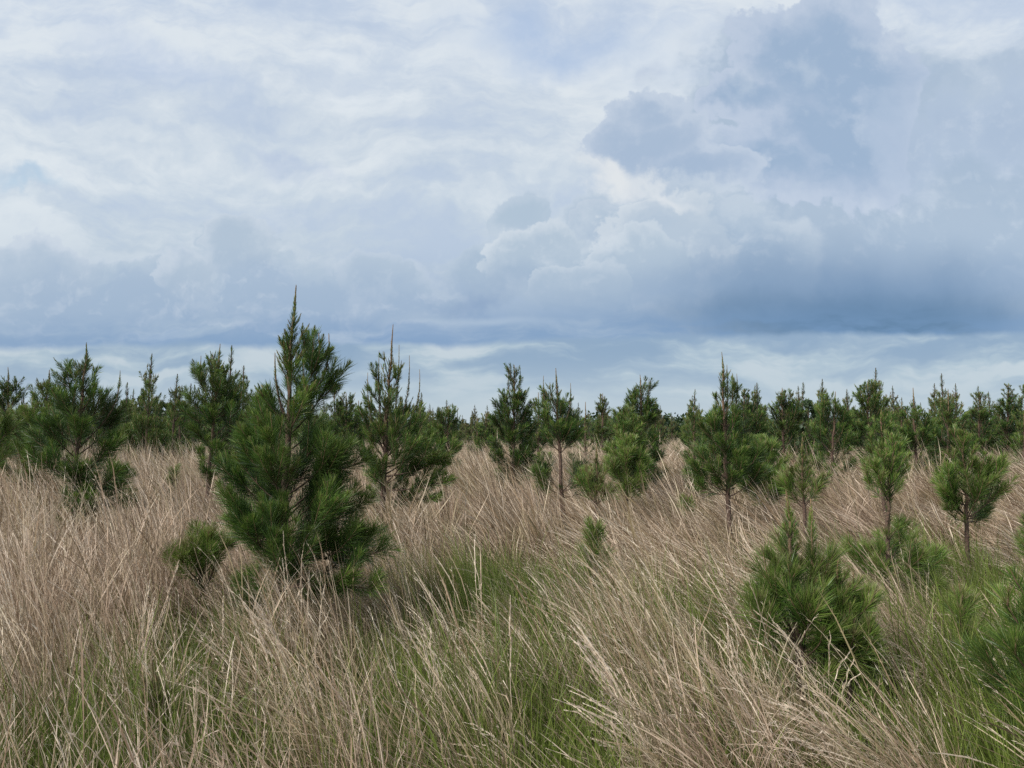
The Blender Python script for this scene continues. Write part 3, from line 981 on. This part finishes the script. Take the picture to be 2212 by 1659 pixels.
ZONES = [  # photo x from, to, nearest row, label, group
    (-160, 560, 19.0, 'one of the far young pines crowded behind the first rows on the left', 'pines of the left background row'),
    (560, 1010, 27.0, 'one of the far young pines behind the first rows beyond the spiky pine', 'pines of the background row behind the spiky pine'),
    (1010, 1490, 38.0, 'one of the low distant pines along the horizon in the centre gap', 'distant pines at the centre'),
    (1490, 2380, 20.0, 'one of the far young pines crowded behind the first rows on the right', 'pines of the right background row'),
]
n_far = 0
FILL = []
Y = 19.0
row = 0
while Y < 120:
    px = -170 + rng.uniform(0, 60)
    while px < 2390:
        y_ = Y + rng.uniform(-0.8, 0.8)
        x_ = (px - 1106) / F_PX * y_
        zone = next((z_ for z_ in ZONES if z_[0] <= px < z_[1]), None)
        px0 = px
        step = 1.75 if Y < 45 else 2.6
        px += step * rng.uniform(0.75, 1.35) / y_ * F_PX
        if zone is None or y_ < zone[2] or (1425 < px < 1485 and y_ < 55):
            continue
        if min((x_ - a) ** 2 + (y_ - b) ** 2 for a, b in taken) < 1.6 ** 2:
            continue
        if n_far > 290 or rng.uniform() < 0.12:
            continue
        tm, tn, lm, cm, H = (MIDV if y_ < 36 else FARV)[rng.integers(0, 7)]
        root = bpy.data.objects.new('pine_tree', None)
        COL.objects.link(root)
        root.location = (x_, y_, float(gz(x_, y_)))
        root.rotation_euler = (rng.normal(0, .02), rng.normal(0, .02), rng.uniform(0, 2 * pi))
        cap = 1.0 if not (1010 < px < 1490) else 0.93
        k = rng.uniform(0.80, 1.14) * cap
        if rng.uniform() < 0.2:
            k *= 0.72
        root.scale = (k * rng.uniform(0.9, 1.1), k * rng.uniform(0.9, 1.1), k)
        FILL.append((root, zone, row, px0, k))
        t_ = link('trunk', tm, root)
        link('needles', tn, t_)
        link('limbs', lm, root)
        link('crown', cm, root)
        n_far += 1
    Y += 3.1 if Y < 45 else 6.5
    row += 1
ORD = 'first second third fourth fifth sixth seventh eighth ninth tenth eleventh twelfth thirteenth fourteenth fifteenth sixteenth seventeenth eighteenth nineteenth twentieth'.split()
WHERE = {0: 'on the left', 1: 'behind the spiky pine', 2: 'along the centre', 3: 'on the right'}
for (root, zone, rw, px0, k) in FILL:
    zi = ZONES.index(zone)
    mates = sorted(f[3] for f in FILL if f[1] is zone and f[2] == rw)
    rows = sorted({f[2] for f in FILL if f[1] is zone})
    i, j = mates.index(px0), rows.index(rw)
    if j < 4 and i < 20:
        size = 'low' if k < 0.72 else ('tall' if k > 0.95 else 'young')
        lab = '%s pine, %s from the left in the %s background row %s' % (size, ORD[i], ('nearest', 'second', 'third', 'fourth')[j], WHERE[zi])
    else:
        lab = zone[3]
    tag(root, lab, 'pine tree', zone[4])
print('background pines', n_far)


# =================================================================== broadleaf trees
def leaf_cloud(rng, centre, rad, n, size, bag, tone0=0.3):
    u = unit(rng.normal(0, 1, (n, 3)))
    p = centre + u * rad * (rng.uniform(0.35, 1.0, (n, 1)) ** 0.5) * rng.uniform(0.75, 1.08, (n, 1))
    a = unit(rng.normal(0, 1, (n, 3)))
    nrm = unit(u + rng.normal(0, 0.7, (n, 3)))
    a = unit(np.cross(a, nrm))
    b = np.cross(nrm, a)
    s = size * rng.uniform(0.6, 1.3, (n, 1))
    v = np.stack([p - a * s, p + b * s * 0.5, p + a * s, p - b * s * 0.5], 1).reshape(-1, 3)
    f = np.arange(n * 4).reshape(-1, 4)
    bag.add(v, f, np.repeat(np.clip(tone0 + rng.normal(0, 0.2, n) + rng.uniform(-.15, .15), 0, 1), 4))


def broadleaf(px, ytop, D, wpx, label, seed, group=None, size=0.22, n=2600, name='broadleaf_tree', cat='tree'):
    rng = np.random.default_rng(seed)
    P = at(px, ytop, D)
    H = P[2]
    W = wpx / F_PX * D / 2
    root = bpy.data.objects.new(name, None)
    COL.objects.link(root)
    root.location = (P[0], D, 0)
    tag(root, label, cat, group)
    w_, l_ = Bag(), Bag()
    r = 0.018 * H + 0.01
    v, f = tube(curve((0, 0, -0.2), (0.03, 0, 1), H * 0.75, 0.3, rng, 8, 0.12), np.linspace(r, r * 0.3, 8), 6)
    w_.add(v, f)
    tr = link('trunk', w_.mesh('trunk', BARK, smooth=True), root)
    b_ = Bag()
    nl_ = 16
    for i in range(nl_):
        h = rng.uniform(0.32, 0.98)
        az = rng.uniform(0, 2 * pi)
        rr = W * (1 - ((h - 0.55) / 0.5) ** 2) ** 0.5 * rng.uniform(0.35, 0.85) if abs(h - .55) < .5 else 0
        c = np.array([rr * sin(az), rr * cos(az), H * h * 0.93])
        v, f = tube(np.linspace([0, 0, H * max(h - 0.28, 0.15)], c, 5), np.linspace(r * 0.4, r * 0.1, 5), 4)
        b_.add(v, f)
        leaf_cloud(rng, c, W * rng.uniform(0.28, 0.42), n // nl_, size, l_, 0.35 + 0.1 * (i % 3 - 1))
    link('limbs', b_.mesh('limbs', BARK), root)
    link('crown', l_.mesh('crown', BROAD), root)


for i, (px, y, w) in enumerate([(275, 858, 40), (300, 850, 42), (338, 848, 34), (358, 860, 30), (240, 868, 34), (378, 872, 26)]):
    broadleaf(px, y, 95 + (i % 3) * 6, w, ['round distant broadleaf tree just right of the left pine', 'broad crowned tree in the middle of the distant wood on the left',
              'highest round crown at the right end of the distant wood on the left', 'small round crown beside the highest tree of the distant wood',
              'low distant broadleaf crown behind the left pine', 'lowest crown at the right edge of the distant wood on the left'][i], 40 + i)
for i, (px, y, w) in enumerate([(1336, 902, 46), (1362, 910, 40), (1940, 880, 50), (2100, 884, 50), (1850, 876, 44)]):
    broadleaf(px, y, 110 + (i % 3) * 6, w, ['distant broadleaf tree behind the lone thin pine', 'smaller distant tree behind the dark pine right of centre',
              'distant tree left of the single-spired pine', 'distant low tree before the right edge pines', 'distant tree between the curled pine and the broad peaked pine'][i], 60 + i)
broadleaf(1745, 850, 23, 62, 'leafy broadleaf sapling with dark leaves among the right background pines', 71, size=0.055, n=2200, cat='sapling', name='broadleaf_sapling')


def woods():
    rng = np.random.default_rng(5)
    bag = Bag()
    for i in range(520):
        az = rng.uniform(-0.82, 0.82)
        D = rng.uniform(190, 300)
        h = rng.uniform(5.5, 9.0) * D / 240 + 1.2 * math.sin(az * 9)
        c = np.array([math.tan(az) * D, D, h * 0.55])
        leaf_cloud(rng, c, np.array([rng.uniform(3, 5.5), 3.5, h * 0.48]), 90, 0.75, bag, 0.32)
    o = link('distant_woods', bag.mesh('distant_woods', BROAD))
    tag(o, 'low dark strip of distant woods along the horizon', 'woods', kind='stuff')


woods()


# =================================================================== grass
PROTO = bpy.data.collections.new('grass_sources')      # not linked to the scene: only drawn through the grass objects


def blades(rng, bag, base, d0, L, w, bend, n, tone0, tone1, kink=0.0, head=0.0, wind=(-1, 0, 0)):
    """ribbons: base (m,3), d0 (m,3), L (m), w (m), bend towards the wind; n segments"""
    m = len(base)
    p = base.copy()
    d = unit(d0)
    wind = np.array(wind, float)
    ang = rng.uniform(0, pi, m)
    sideh = np.stack([np.cos(ang), np.sin(ang), np.zeros(m)], -1)
    pts, sds = [p.copy()], []
    for i in range(n):
        t = (i + 1) / n
        d = unit(d + (wind + [0, 0, -0.35])[None, :] * (bend * (0.35 + t) / n)[:, None] + rng.normal(0, 0.03 + kink, (m, 3)) * (0.4 + t))
        p = p + d * (L / n)[:, None]
        pts.append(p.copy())
    pts = np.stack(pts, 1)                              # m, n+1, 3
    tt = np.linspace(0, 1, n + 1)
    wt = (1 - tt ** 2.5) * 0.85 + 0.15
    if head:
        wt = wt * 0.55 + head * np.exp(-((tt - 0.80) / 0.13) ** 2)
        wt[-1] *= 0.3
    off = sideh[:, None, :] * (w[:, None] * wt[None, :])[:, :, None] * 0.5
    v = np.stack([pts - off, pts + off], 2).reshape(-1, 3)
    k = (n + 1) * 2
    i = (np.arange(m) * k)[:, None] + (np.arange(n) * 2)[None, :]
    f = np.stack([i, i + 1, i + 3, i + 2], -1).reshape(-1, 4)
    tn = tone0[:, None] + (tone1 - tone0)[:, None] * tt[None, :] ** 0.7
    bag.add(v, f, np.clip(np.repeat(tn.reshape(-1), 2), 0, 1))
    if head >= 1.0 and n >= 6:
        # feathery bracts along the upper part of every headed stem
        k = 16
        tt_ = rng.uniform(0.58, 0.99, (m, k)) * n
        i0 = np.minimum(tt_.astype(int), n - 1)
        fr = (tt_ - i0)[..., None]
        ar = np.arange(m)[:, None]
        q0, q1 = pts[ar, i0], pts[ar, i0 + 1]
        q = q0 + (q1 - q0) * fr
        dd = unit(unit(q1 - q0) + rng.normal(0, 0.24, (m, k, 3)))
        ln = rng.uniform(0.014, 0.038, (m, k, 1))
        sd2 = unit(np.cross(dd, rng.normal(0, 1, (m, k, 3)))) * 0.0013
        vv = np.stack([q - sd2, q + sd2 * 0.4, q + dd * ln * 0.6 + sd2, q + dd * ln], 2).reshape(-1, 3)
        ff = np.arange(m * k * 4).reshape(-1, 4)
        bag.add(vv, ff, np.clip(np.repeat(np.repeat(tone1 + 0.15, k), 4), 0, 1))


def proto(name, mat, build, seed):
    rng = np.random.default_rng(seed)
    bag = Bag()
    build(rng, bag)
    o = bpy.data.objects.new(name, bag.mesh(name, mat))
    PROTO.objects.link(o)
    return o


def tuft(n_st, n_lf, H, rad, spread, bend, wst, segs, headed=0.5):
    def build(rng, bag):
        def roots(m, r):
            a, q = rng.uniform(0, 2 * pi, m), r * rng.uniform(0, 1, m) ** 0.6
            return np.stack([q * np.cos(a), q * np.sin(a), np.full(m, -0.03)], -1), a
        m = n_st
        b, a = roots(m, rad)
        sp = rng.uniform(0, spread, m)
        d = np.stack([np.cos(a) * sp - 0.05, np.sin(a) * sp, np.ones(m)], -1)
        t1 = rng.uniform(0.12, 1.0, m) ** 0.8
        nh = int(m * headed)
        L = H * rng.uniform(0.65, 1.12, m)
        args = lambda s: (b[s], d[s], L[s], wst * rng.uniform(0.40, 1.3, m)[s], bend * rng.uniform(0.5, 1.5, m)[s], segs, t1[s] * 0.22, t1[s])
        if nh:
            blades(rng, bag, *args(slice(0, nh)), head=1.0)
        blades(rng, bag, *args(slice(nh, m)))
        # short curling leaves low on the clump
        m = n_lf
        b, a = roots(m, rad)
        b[:, 2] += rng.uniform(0, 0.25, m) * H
        d = np.stack([np.cos(a) * 0.7, np.sin(a) * 0.7, np.ones(m)], -1)
        t = rng.uniform(0.15, 0.75, m)
        blades(rng, bag, b, d, H * rng.uniform(0.2, 0.5, m), wst * rng.uniform(0.6, 2.2, m), rng.uniform(0.2, 1.6, m), max(segs - 2, 3), t * 0.5, t, kink=0.10)
    return build


def green_tuft(n, H, rad, w, segs):
    def build(rng, bag):
        a, q = rng.uniform(0, 2 * pi, n), rad * rng.uniform(0, 1, n) ** 0.6
        b = np.stack([q * np.cos(a), q * np.sin(a), np.full(n, -0.02)], -1)
        sp = rng.uniform(0.05, 0.55, n)
        d = np.stack([np.cos(a) * sp, np.sin(a) * sp, np.ones(n)], -1)
        t = rng.uniform(0.15, 0.95, n)
        blades(rng, bag, b, d, H * rng.uniform(0.5, 1.15, n), w * rng.uniform(0.7, 1.3, n), rng.uniform(0.1, 0.9, n), segs, t * 0.45, t)
    return build


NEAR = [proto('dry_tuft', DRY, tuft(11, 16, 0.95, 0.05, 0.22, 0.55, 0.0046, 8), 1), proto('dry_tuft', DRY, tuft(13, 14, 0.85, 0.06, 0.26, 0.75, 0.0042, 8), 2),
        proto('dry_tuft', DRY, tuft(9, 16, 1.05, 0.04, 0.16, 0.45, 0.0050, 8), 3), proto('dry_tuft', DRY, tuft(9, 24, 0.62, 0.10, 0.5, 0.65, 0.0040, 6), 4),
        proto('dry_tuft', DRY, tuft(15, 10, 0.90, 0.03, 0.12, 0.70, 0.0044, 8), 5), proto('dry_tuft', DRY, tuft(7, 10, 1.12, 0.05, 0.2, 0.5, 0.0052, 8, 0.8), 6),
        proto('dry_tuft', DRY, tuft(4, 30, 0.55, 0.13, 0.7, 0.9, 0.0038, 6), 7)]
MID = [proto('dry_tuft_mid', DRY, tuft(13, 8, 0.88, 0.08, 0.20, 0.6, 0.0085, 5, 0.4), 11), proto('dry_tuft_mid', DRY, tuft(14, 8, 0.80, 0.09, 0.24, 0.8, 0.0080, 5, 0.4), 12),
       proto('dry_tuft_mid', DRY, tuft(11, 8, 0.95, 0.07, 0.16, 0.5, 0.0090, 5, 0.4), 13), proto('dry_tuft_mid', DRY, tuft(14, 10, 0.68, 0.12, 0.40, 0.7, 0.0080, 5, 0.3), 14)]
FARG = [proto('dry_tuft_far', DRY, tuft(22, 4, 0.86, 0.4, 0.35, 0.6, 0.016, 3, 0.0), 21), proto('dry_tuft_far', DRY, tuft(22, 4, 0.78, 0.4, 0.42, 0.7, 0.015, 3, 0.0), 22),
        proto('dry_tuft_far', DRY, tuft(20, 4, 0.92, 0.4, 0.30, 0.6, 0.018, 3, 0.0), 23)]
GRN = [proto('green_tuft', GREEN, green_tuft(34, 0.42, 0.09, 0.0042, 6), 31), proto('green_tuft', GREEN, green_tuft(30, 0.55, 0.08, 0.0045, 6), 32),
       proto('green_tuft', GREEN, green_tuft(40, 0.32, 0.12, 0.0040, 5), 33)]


def scatter(name, protos, pts, yaw, tilt, tiltx, scale, label, cat):
    """one object of uncountable grass: points with an index, a rotation and a size, drawn as tufts"""
    rng = np.random.default_rng(len(pts))
    n = len(pts)
    sub = bpy.data.collections.new(name + '_sources')
    for o in protos:
        sub.objects.link(o)
    me = bpy.data.meshes.new(name)
    me.vertices.add(n)
    me.vertices.foreach_set('co', pts.astype(np.float32).ravel())
    # R = Rx(tx) * Ry(-tilt) * Rz(yaw) as XYZ euler
    ct, st = np.cos(-tilt), np.sin(-tilt)
    cs, ss = np.cos(yaw), np.sin(yaw)
    R = np.zeros((n, 3, 3))
    R[:, 0, 0], R[:, 0, 1], R[:, 0, 2] = ct * cs, -ct * ss, st
    R[:, 1, 0], R[:, 1, 1] = ss, cs
    R[:, 2, 0], R[:, 2, 1], R[:, 2, 2] = -st * cs, st * ss, ct
    cx, sx = np.cos(tiltx), np.sin(tiltx)
    Rx = np.zeros((n, 3, 3))
    Rx[:, 0, 0] = 1
    Rx[:, 1, 1], Rx[:, 1, 2], Rx[:, 2, 1], Rx[:, 2, 2] = cx, -sx, sx, cx
    R = Rx @ R
    eul = np.stack([np.arctan2(R[:, 2, 1], R[:, 2, 2]), -np.arcsin(np.clip(R[:, 2, 0], -1, 1)), np.arctan2(R[:, 1, 0], R[:, 0, 0])], -1)
    for nm, ty, val in (('rot', 'FLOAT_VECTOR', eul), ('size', 'FLOAT', scale), ('pick', 'INT', rng.integers(0, len(protos), n))):
        a = me.attributes.new(nm, ty, 'POINT')
        a.data.foreach_set('vector' if ty == 'FLOAT_VECTOR' else 'value', val.astype(np.int32 if ty == 'INT' else np.float32).ravel())
    ob = link(name, me)
    tag(ob, label, cat, kind='stuff')
    g = bpy.data.node_groups.new(name, 'GeometryNodeTree')
    g.interface.new_socket('Geometry', in_out='INPUT', socket_type='NodeSocketGeometry')
    g.interface.new_socket('Geometry', in_out='OUTPUT', socket_type='NodeSocketGeometry')
    N = g.nodes.new
    i, o = N('NodeGroupInput'), N('NodeGroupOutput')
    ip = N('GeometryNodeInstanceOnPoints')
    ci = N('GeometryNodeCollectionInfo')
    ci.inputs['Collection'].default_value = sub
    ci.inputs['Separate Children'].default_value = True
    ci.inputs['Reset Children'].default_value = True
    ip.inputs['Pick Instance'].default_value = True

    def named(nm, ty):
        a = N('GeometryNodeInputNamedAttribute')
        a.data_type = ty
        a.inputs[0].default_value = nm
        return a.outputs[0]
    L = g.links.new
    L(i.outputs[0], ip.inputs['Points'])
    L(ci.outputs[0], ip.inputs['Instance'])
    L(named('pick', 'INT'), ip.inputs['Instance Index'])
    L(named('rot', 'FLOAT_VECTOR'), ip.inputs['Rotation'])
    L(named('size', 'FLOAT'), ip.inputs['Scale'])
    L(ip.outputs[0], o.inputs[0])
    md = ob.modifiers.new('tufts', 'NODES')
    md.node_group = g
    return ob


def smooth_field(x, y, seed, k):
    """cheap value noise, about -1..1"""
    r = np.random.default_rng(seed)
    s = 0
    for o in range(4):
        for j in range(3):
            th = r.uniform(0, 2 * pi)
            f = k * 1.9 ** o * r.uniform(0.7, 1.3)
            s = s + np.sin((x * cos(th) + y * sin(th)) * f + r.uniform(0, 6.3)) / (1.6 ** o) * 0.42
    return s


def wedge(rng, d0, d1, per_m2):
    """random ground points in the part of the field that can be seen (with a margin to either side)"""
    area = 0.85 * (d1 ** 2 - d0 ** 2) + 1.2 * (d1 - d0)
    n = int(area * per_m2)
    y = np.sqrt(rng.uniform(d0 ** 2, d1 ** 2, n))
    x = rng.uniform(-1, 1, n) * (0.85 * y + 0.6)
    return x, y


def spotf(x, y, px, py, rx, ry, h=0.3):
    """1 near the ground place seen at a photo point"""
    a, b, c_ = ray(px, py)
    D = (CAM_Z - h) / max(-c_ / b, 0.01)
    X0 = a / b * D
    u = (x - X0) / rx
    v = (y - D) / ry
    return np.exp(-(u * u + v * v))


def greenness(x, y):
    g = 0.20 + 0.46 * smooth_field(x, y, 3, 1.3)
    g = g + 1.7 * spotf(x, y, 130, 1590, 0.9, 0.7) + 0.3 * spotf(x, y, 380, 1600, 0.4, 0.4) - 0.5 * spotf(x, y, 650, 1500, 0.6, 0.9)
    g = g + 0.8 * spotf(x, y, 1130, 1250, 1.1, 1.0) + 0.3 * spotf(x, y, 1350, 1330, 0.9, 0.9) + 0.4 * spotf(x, y, 1000, 1500, 0.8, 0.5)
    g = g + 0.5 * spotf(x, y, 1900, 1560, 0.8, 0.6) + 0.4 * spotf(x, y, 1500, 1130, 0.9, 0.9) + 0.7 * spotf(x, y, 2150, 1420, 0.8, 0.9) + 0.6 * spotf(x, y, 1560, 1300, 0.6, 0.8)
    g = g - 0.9 * spotf(x, y, 200, 1250, 1.6, 1.6) - 0.5 * spotf(x, y, 100, 1100, 2.5, 2.5) - 0.5 * spotf(x, y, 1700, 1120, 2, 1.5)
    g = g + 0.36 * np.exp(-((y - 6.0) / 3.0) ** 2) * np.clip((x + 1.2) / 1.2, 0, 1)
    g = g - np.clip((y - 7) / 8, 0, 0.6)
    return g


def lean(x, y):
    """how far the wind has laid the straw over towards the left: little on the left, strongly on the right"""
    s = x / np.maximum(y, 2.0)
    base = np.interp(s, [-0.7, -0.3, 0.1, 0.6], [0.03, 0.14, 0.34, 0.62])
    far = np.clip((y - 12) / 20, 0, 1)
    return base * (1 - 0.35 * far) + 0.16 * smooth_field(x, y, 8, 0.8)


def add_dry(name, protos, d0, d1, per, smin, smax, label, seed):
    r = np.random.default_rng(seed)
    x, y = wedge(r, d0, d1, per / 6)
    m = 6 if d0 < 20 else 1
    if m == 1:
        x, y = wedge(r, d0, d1, per)
    ch = np.repeat(r.normal(0, 0.10, len(x)), m)
    cl = np.repeat(r.normal(0, 0.12, len(x)), m)
    x = np.repeat(x, m) + r.normal(0, 0.085, len(x) * m) * (m > 1)
    y = np.repeat(y, m) + r.normal(0, 0.085, len(y) * m) * (m > 1)
    g = greenness(x, y)
    clump = smooth_field(x, y, 21, 2.2)
    keep = r.uniform(0, 1, len(x)) < np.clip(1.05 - 0.5 * np.clip(g, 0, 1) + 0.25 * clump, 0.25, 1)
    x, y, g, clump, ch, cl = x[keep], y[keep], g[keep], clump[keep], ch[keep], cl[keep]
    n = len(x)
    le = lean(x, y)
    s = 1.38 * r.uniform(smin, smax, n) * (1 - 0.28 * np.clip(g, 0, 1)) * (1 - 0.14 * np.clip(le, 0, 1)) * (1 + 0.08 * clump) * (1 + ch)
    s *= np.interp(y, [0, 2.6, 4.2, 7, 14, 22], [0.62, 0.74, 0.90, 1.0, 1.0, 0.88])
    s *= 1 - 0.42 * spotf(x, y, 1745, 1560, 0.45, 0.45, 0.0) - 0.25 * spotf(x, y, 640, 1420, 0.8, 0.5, 0.0)
    pts = np.stack([x, y, gz(x, y)], -1)
    scatter(name, protos, pts, r.normal(0, 0.95, n), le + cl + r.normal(0, 0.12, n), cl * 0.8 + r.normal(0, 0.15, n), s, label, 'grass')
    return n


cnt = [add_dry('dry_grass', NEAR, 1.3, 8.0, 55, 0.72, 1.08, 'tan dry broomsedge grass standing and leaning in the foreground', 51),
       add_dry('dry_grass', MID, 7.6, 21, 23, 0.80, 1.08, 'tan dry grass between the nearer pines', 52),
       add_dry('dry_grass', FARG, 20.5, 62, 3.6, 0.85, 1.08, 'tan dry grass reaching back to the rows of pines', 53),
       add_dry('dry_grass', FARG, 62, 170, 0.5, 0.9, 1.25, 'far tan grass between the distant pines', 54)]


def add_green(name, d0, d1, per, k, label, seed, protos=GRN):
    r = np.random.default_rng(seed)
    x, y = wedge(r, d0, d1, per)
    g = greenness(x, y)
    keep = r.uniform(0, 1, len(x)) < np.clip(g * 0.62 + 0.24, 0.14, 0.85)
    x, y, g = x[keep], y[keep], g[keep]
    n = len(x)
    s = r.uniform(0.65, 1.15, n) * (0.75 + 0.45 * np.clip(g, 0, 1)) * k
    scatter(name, protos, np.stack([x, y, gz(x, y)], -1), r.uniform(0, 6.28, n), lean(x, y) * 0.5 + r.normal(0, 0.12, n), r.normal(0, 0.12, n), s, label, 'grass')
    return n


cnt.append(add_green('green_grass', 1.2, 9.0, 72, 1.15, 'fresh green grass growing up through the dry straw', 61))
cnt.append(add_green('green_grass', 8.0, 24, 10, 1.5, 'green grass showing between the tan slopes', 62))
print('grass', cnt)


# =================================================================== the tall bleached stalks of the foreground
def gdist(y):
    _, b, c_ = ray(1106, y)
    return CAM_Z / (-c_ / b)


def stalks(label, base_px, base_py, tips, seed, bow=0.12, w=0.0042, fluff=1.0, n_extra=0, jit=14):
    rng = np.random.default_rng(seed)
    D = gdist(base_py)
    B = at(base_px, base_py, D)
    B[2] = gz(B[0], D)
    root = bpy.data.objects.new('grass_clump', None)
    COL.objects.link(root)
    root.location = B
    root.empty_display_size = 0.1
    tag(root, label, 'grass clump', 'bleached seed stalks standing out of the foreground grass')
    allt = list(tips)
    for _ in range(n_extra):
        a = tips[rng.integers(0, len(tips))]
        allt.append((a[0] + rng.normal(0, jit), a[1] + abs(rng.normal(0, jit * 2.2)) + 5))
    for (tx, ty) in allt:
        sb, hb = Bag(), Bag()
        Dt = D - rng.uniform(-0.15, 0.2)
        tip = at(tx, ty, Dt) - B
        st = np.array([rng.normal(0, 0.03), rng.normal(0, 0.03), -0.05])
        n = 13
        t = np.linspace(0, 1, n)[:, None]
        mid = (st + tip) / 2 + np.array([-(tip[0] - st[0]) * 0.45 + 0.0, 0, 0.10]) * bow * 6 * rng.uniform(0.6, 1.2)
        path = (1 - t) ** 2 * st + 2 * t * (1 - t) * mid + t ** 2 * tip
        path[2:-1] += rng.normal(0, 0.004, (n - 3, 3))
        tt = t[:, 0]
        r = w * 0.5 * (1.0 - 0.55 * tt)
        v, f = tube(path, r, 4)
        sb.add(v, f, np.repeat(0.55 + 0.35 * tt, 4))
        L = np.linalg.norm(tip - st)
        # pressed bracts and frayed seed heads along the upper half
        tb = rng.uniform(0.8, 1.0)
        needles(hb, rng, path, 0.0, L * rng.uniform(0.35, 0.55), 300 * fluff, w * 0.7, lambda s: 0.012 + 0.022 * np.clip(s / 0.1, 0, 1), lambda s: np.full_like(s, 0.13),
                lambda s: np.full_like(s, tb), droop=0.3)
        # a few withered leaves lower down
        needles(hb, rng, path, L * 0.45, L * 0.95, 14, w * 0.9, lambda s: np.full_like(s, 0.17), lambda s: np.full_like(s, 0.55), lambda s: np.full_like(s, 0.6), droop=1.6)
        so = link('stem', sb.mesh('stem', PALE), root)
        link('seed_head', hb.mesh('seed_head', PALE), so)


stalks('pale frayed bundle of stalks in the left foreground with one stalk bending right', 288, 1580, [(324, 1252), (318, 1268), (334, 1290), (386, 1212), (308, 1300)], 1, 0.05, 0.006, 1.3, 6, 7)
stalks('group of hooked pale stalk tips above the tan slope at far left', 205, 1400, [(112, 1088), (135, 1092), (150, 1102), (188, 1112), (172, 1128)], 2, 0.22, 0.005, 0.9, 5)
stalks('thick pale sheaf of stalks in front of the tallest pine leaning left at its tip', 640, 1640, [(522, 1268), (545, 1290), (560, 1275), (574, 1330)], 3, 0.22, 0.006, 1.2, 7, 10)
stalks('thin upright stalks before the trunk foot of the tallest pine', 640, 1540, [(652, 1200), (668, 1235), (612, 1150), (702, 1262)], 4, 0.05, 0.0045, 0.7, 2)
stalks('tall single pale stalk with a thick head in the centre foreground', 1122, 1690, [(1102, 1290)], 5, 0.10, 0.0065, 1.4, 0)
stalks('big pale stalk sheaf slanting up to the left in the centre foreground', 1425, 1690, [(1232, 1335), (1250, 1352), (1268, 1390)], 6, 0.10, 0.0065, 1.3, 8, 12)
stalks('pale curved stalk pair right of the big slanting sheaf', 1505, 1660, [(1404, 1376), (1422, 1430)], 7, 0.15, 0.006, 1.2, 3, 10)
stalks('upright pair of bleached stalks left of the two-leader pine', 1610, 1600, [(1570, 1340), (1588, 1346)], 8, 0.05, 0.006, 1.1, 4, 9)
stalks('short pale stalks at the bottom edge right of centre', 1420, 1740, [(1262, 1520), (1282, 1545), (1330, 1500), (1225, 1480)], 9, 0.18, 0.005, 1.1, 8, 14)
stalks('heavy wind-laid sheaf of pale stalks in the lower right', 1860, 1750, [(1690, 1512), (1722, 1500), (1762, 1528), (1700, 1560), (1650, 1500)], 10, 0.22, 0.0055, 1.1, 10, 16)
stalks('arching pale stalks in front of the low pine with two leaders', 1790, 1610, [(1628, 1318), (1668, 1340), (1792, 1365), (1846, 1395)], 11, 0.22, 0.0045, 0.9, 5)
stalks('arching stalks leaning over the dark hollow behind the slim right pine', 2060, 1560, [(1856, 1360), (1880, 1400), (1925, 1420), (1902, 1378)], 12, 0.2, 0.0045, 0.9, 6)
stalks('pale stalk crossing in front of the dark bush at the right edge', 2225, 1600, [(2135, 1385), (2142, 1420)], 13, 0.12, 0.005, 1.2, 2)
stalks('long pale stalks rising at the left edge', 55, 1560, [(18, 1232), (-6, 1200), (42, 1300)], 14, 0.06, 0.005, 0.9, 4)
stalks('bleached stalk cluster right of the pale sheaf before the tallest pine', 960, 1640, [(868, 1342), (905, 1362), (925, 1345), (938, 1410)], 15, 0.15, 0.0055, 1.1, 6, 12)
stalks('lone upright stalk left of the pale sheaf', 470, 1600, [(482, 1290)], 16, 0.05, 0.005, 1.0, 0)
stalks('pair of crooked pale stalks among the bottom left green grass', 150, 1735, [(160, 1580), (128, 1600), (20, 1640)], 17, 0.1, 0.005, 1.0, 1)
stalks('stalk bunch at the bottom centre bending left', 1130, 1750, [(955, 1600), (1000, 1560), (1042, 1585)], 18, 0.2, 0.005, 1.1, 6, 14)
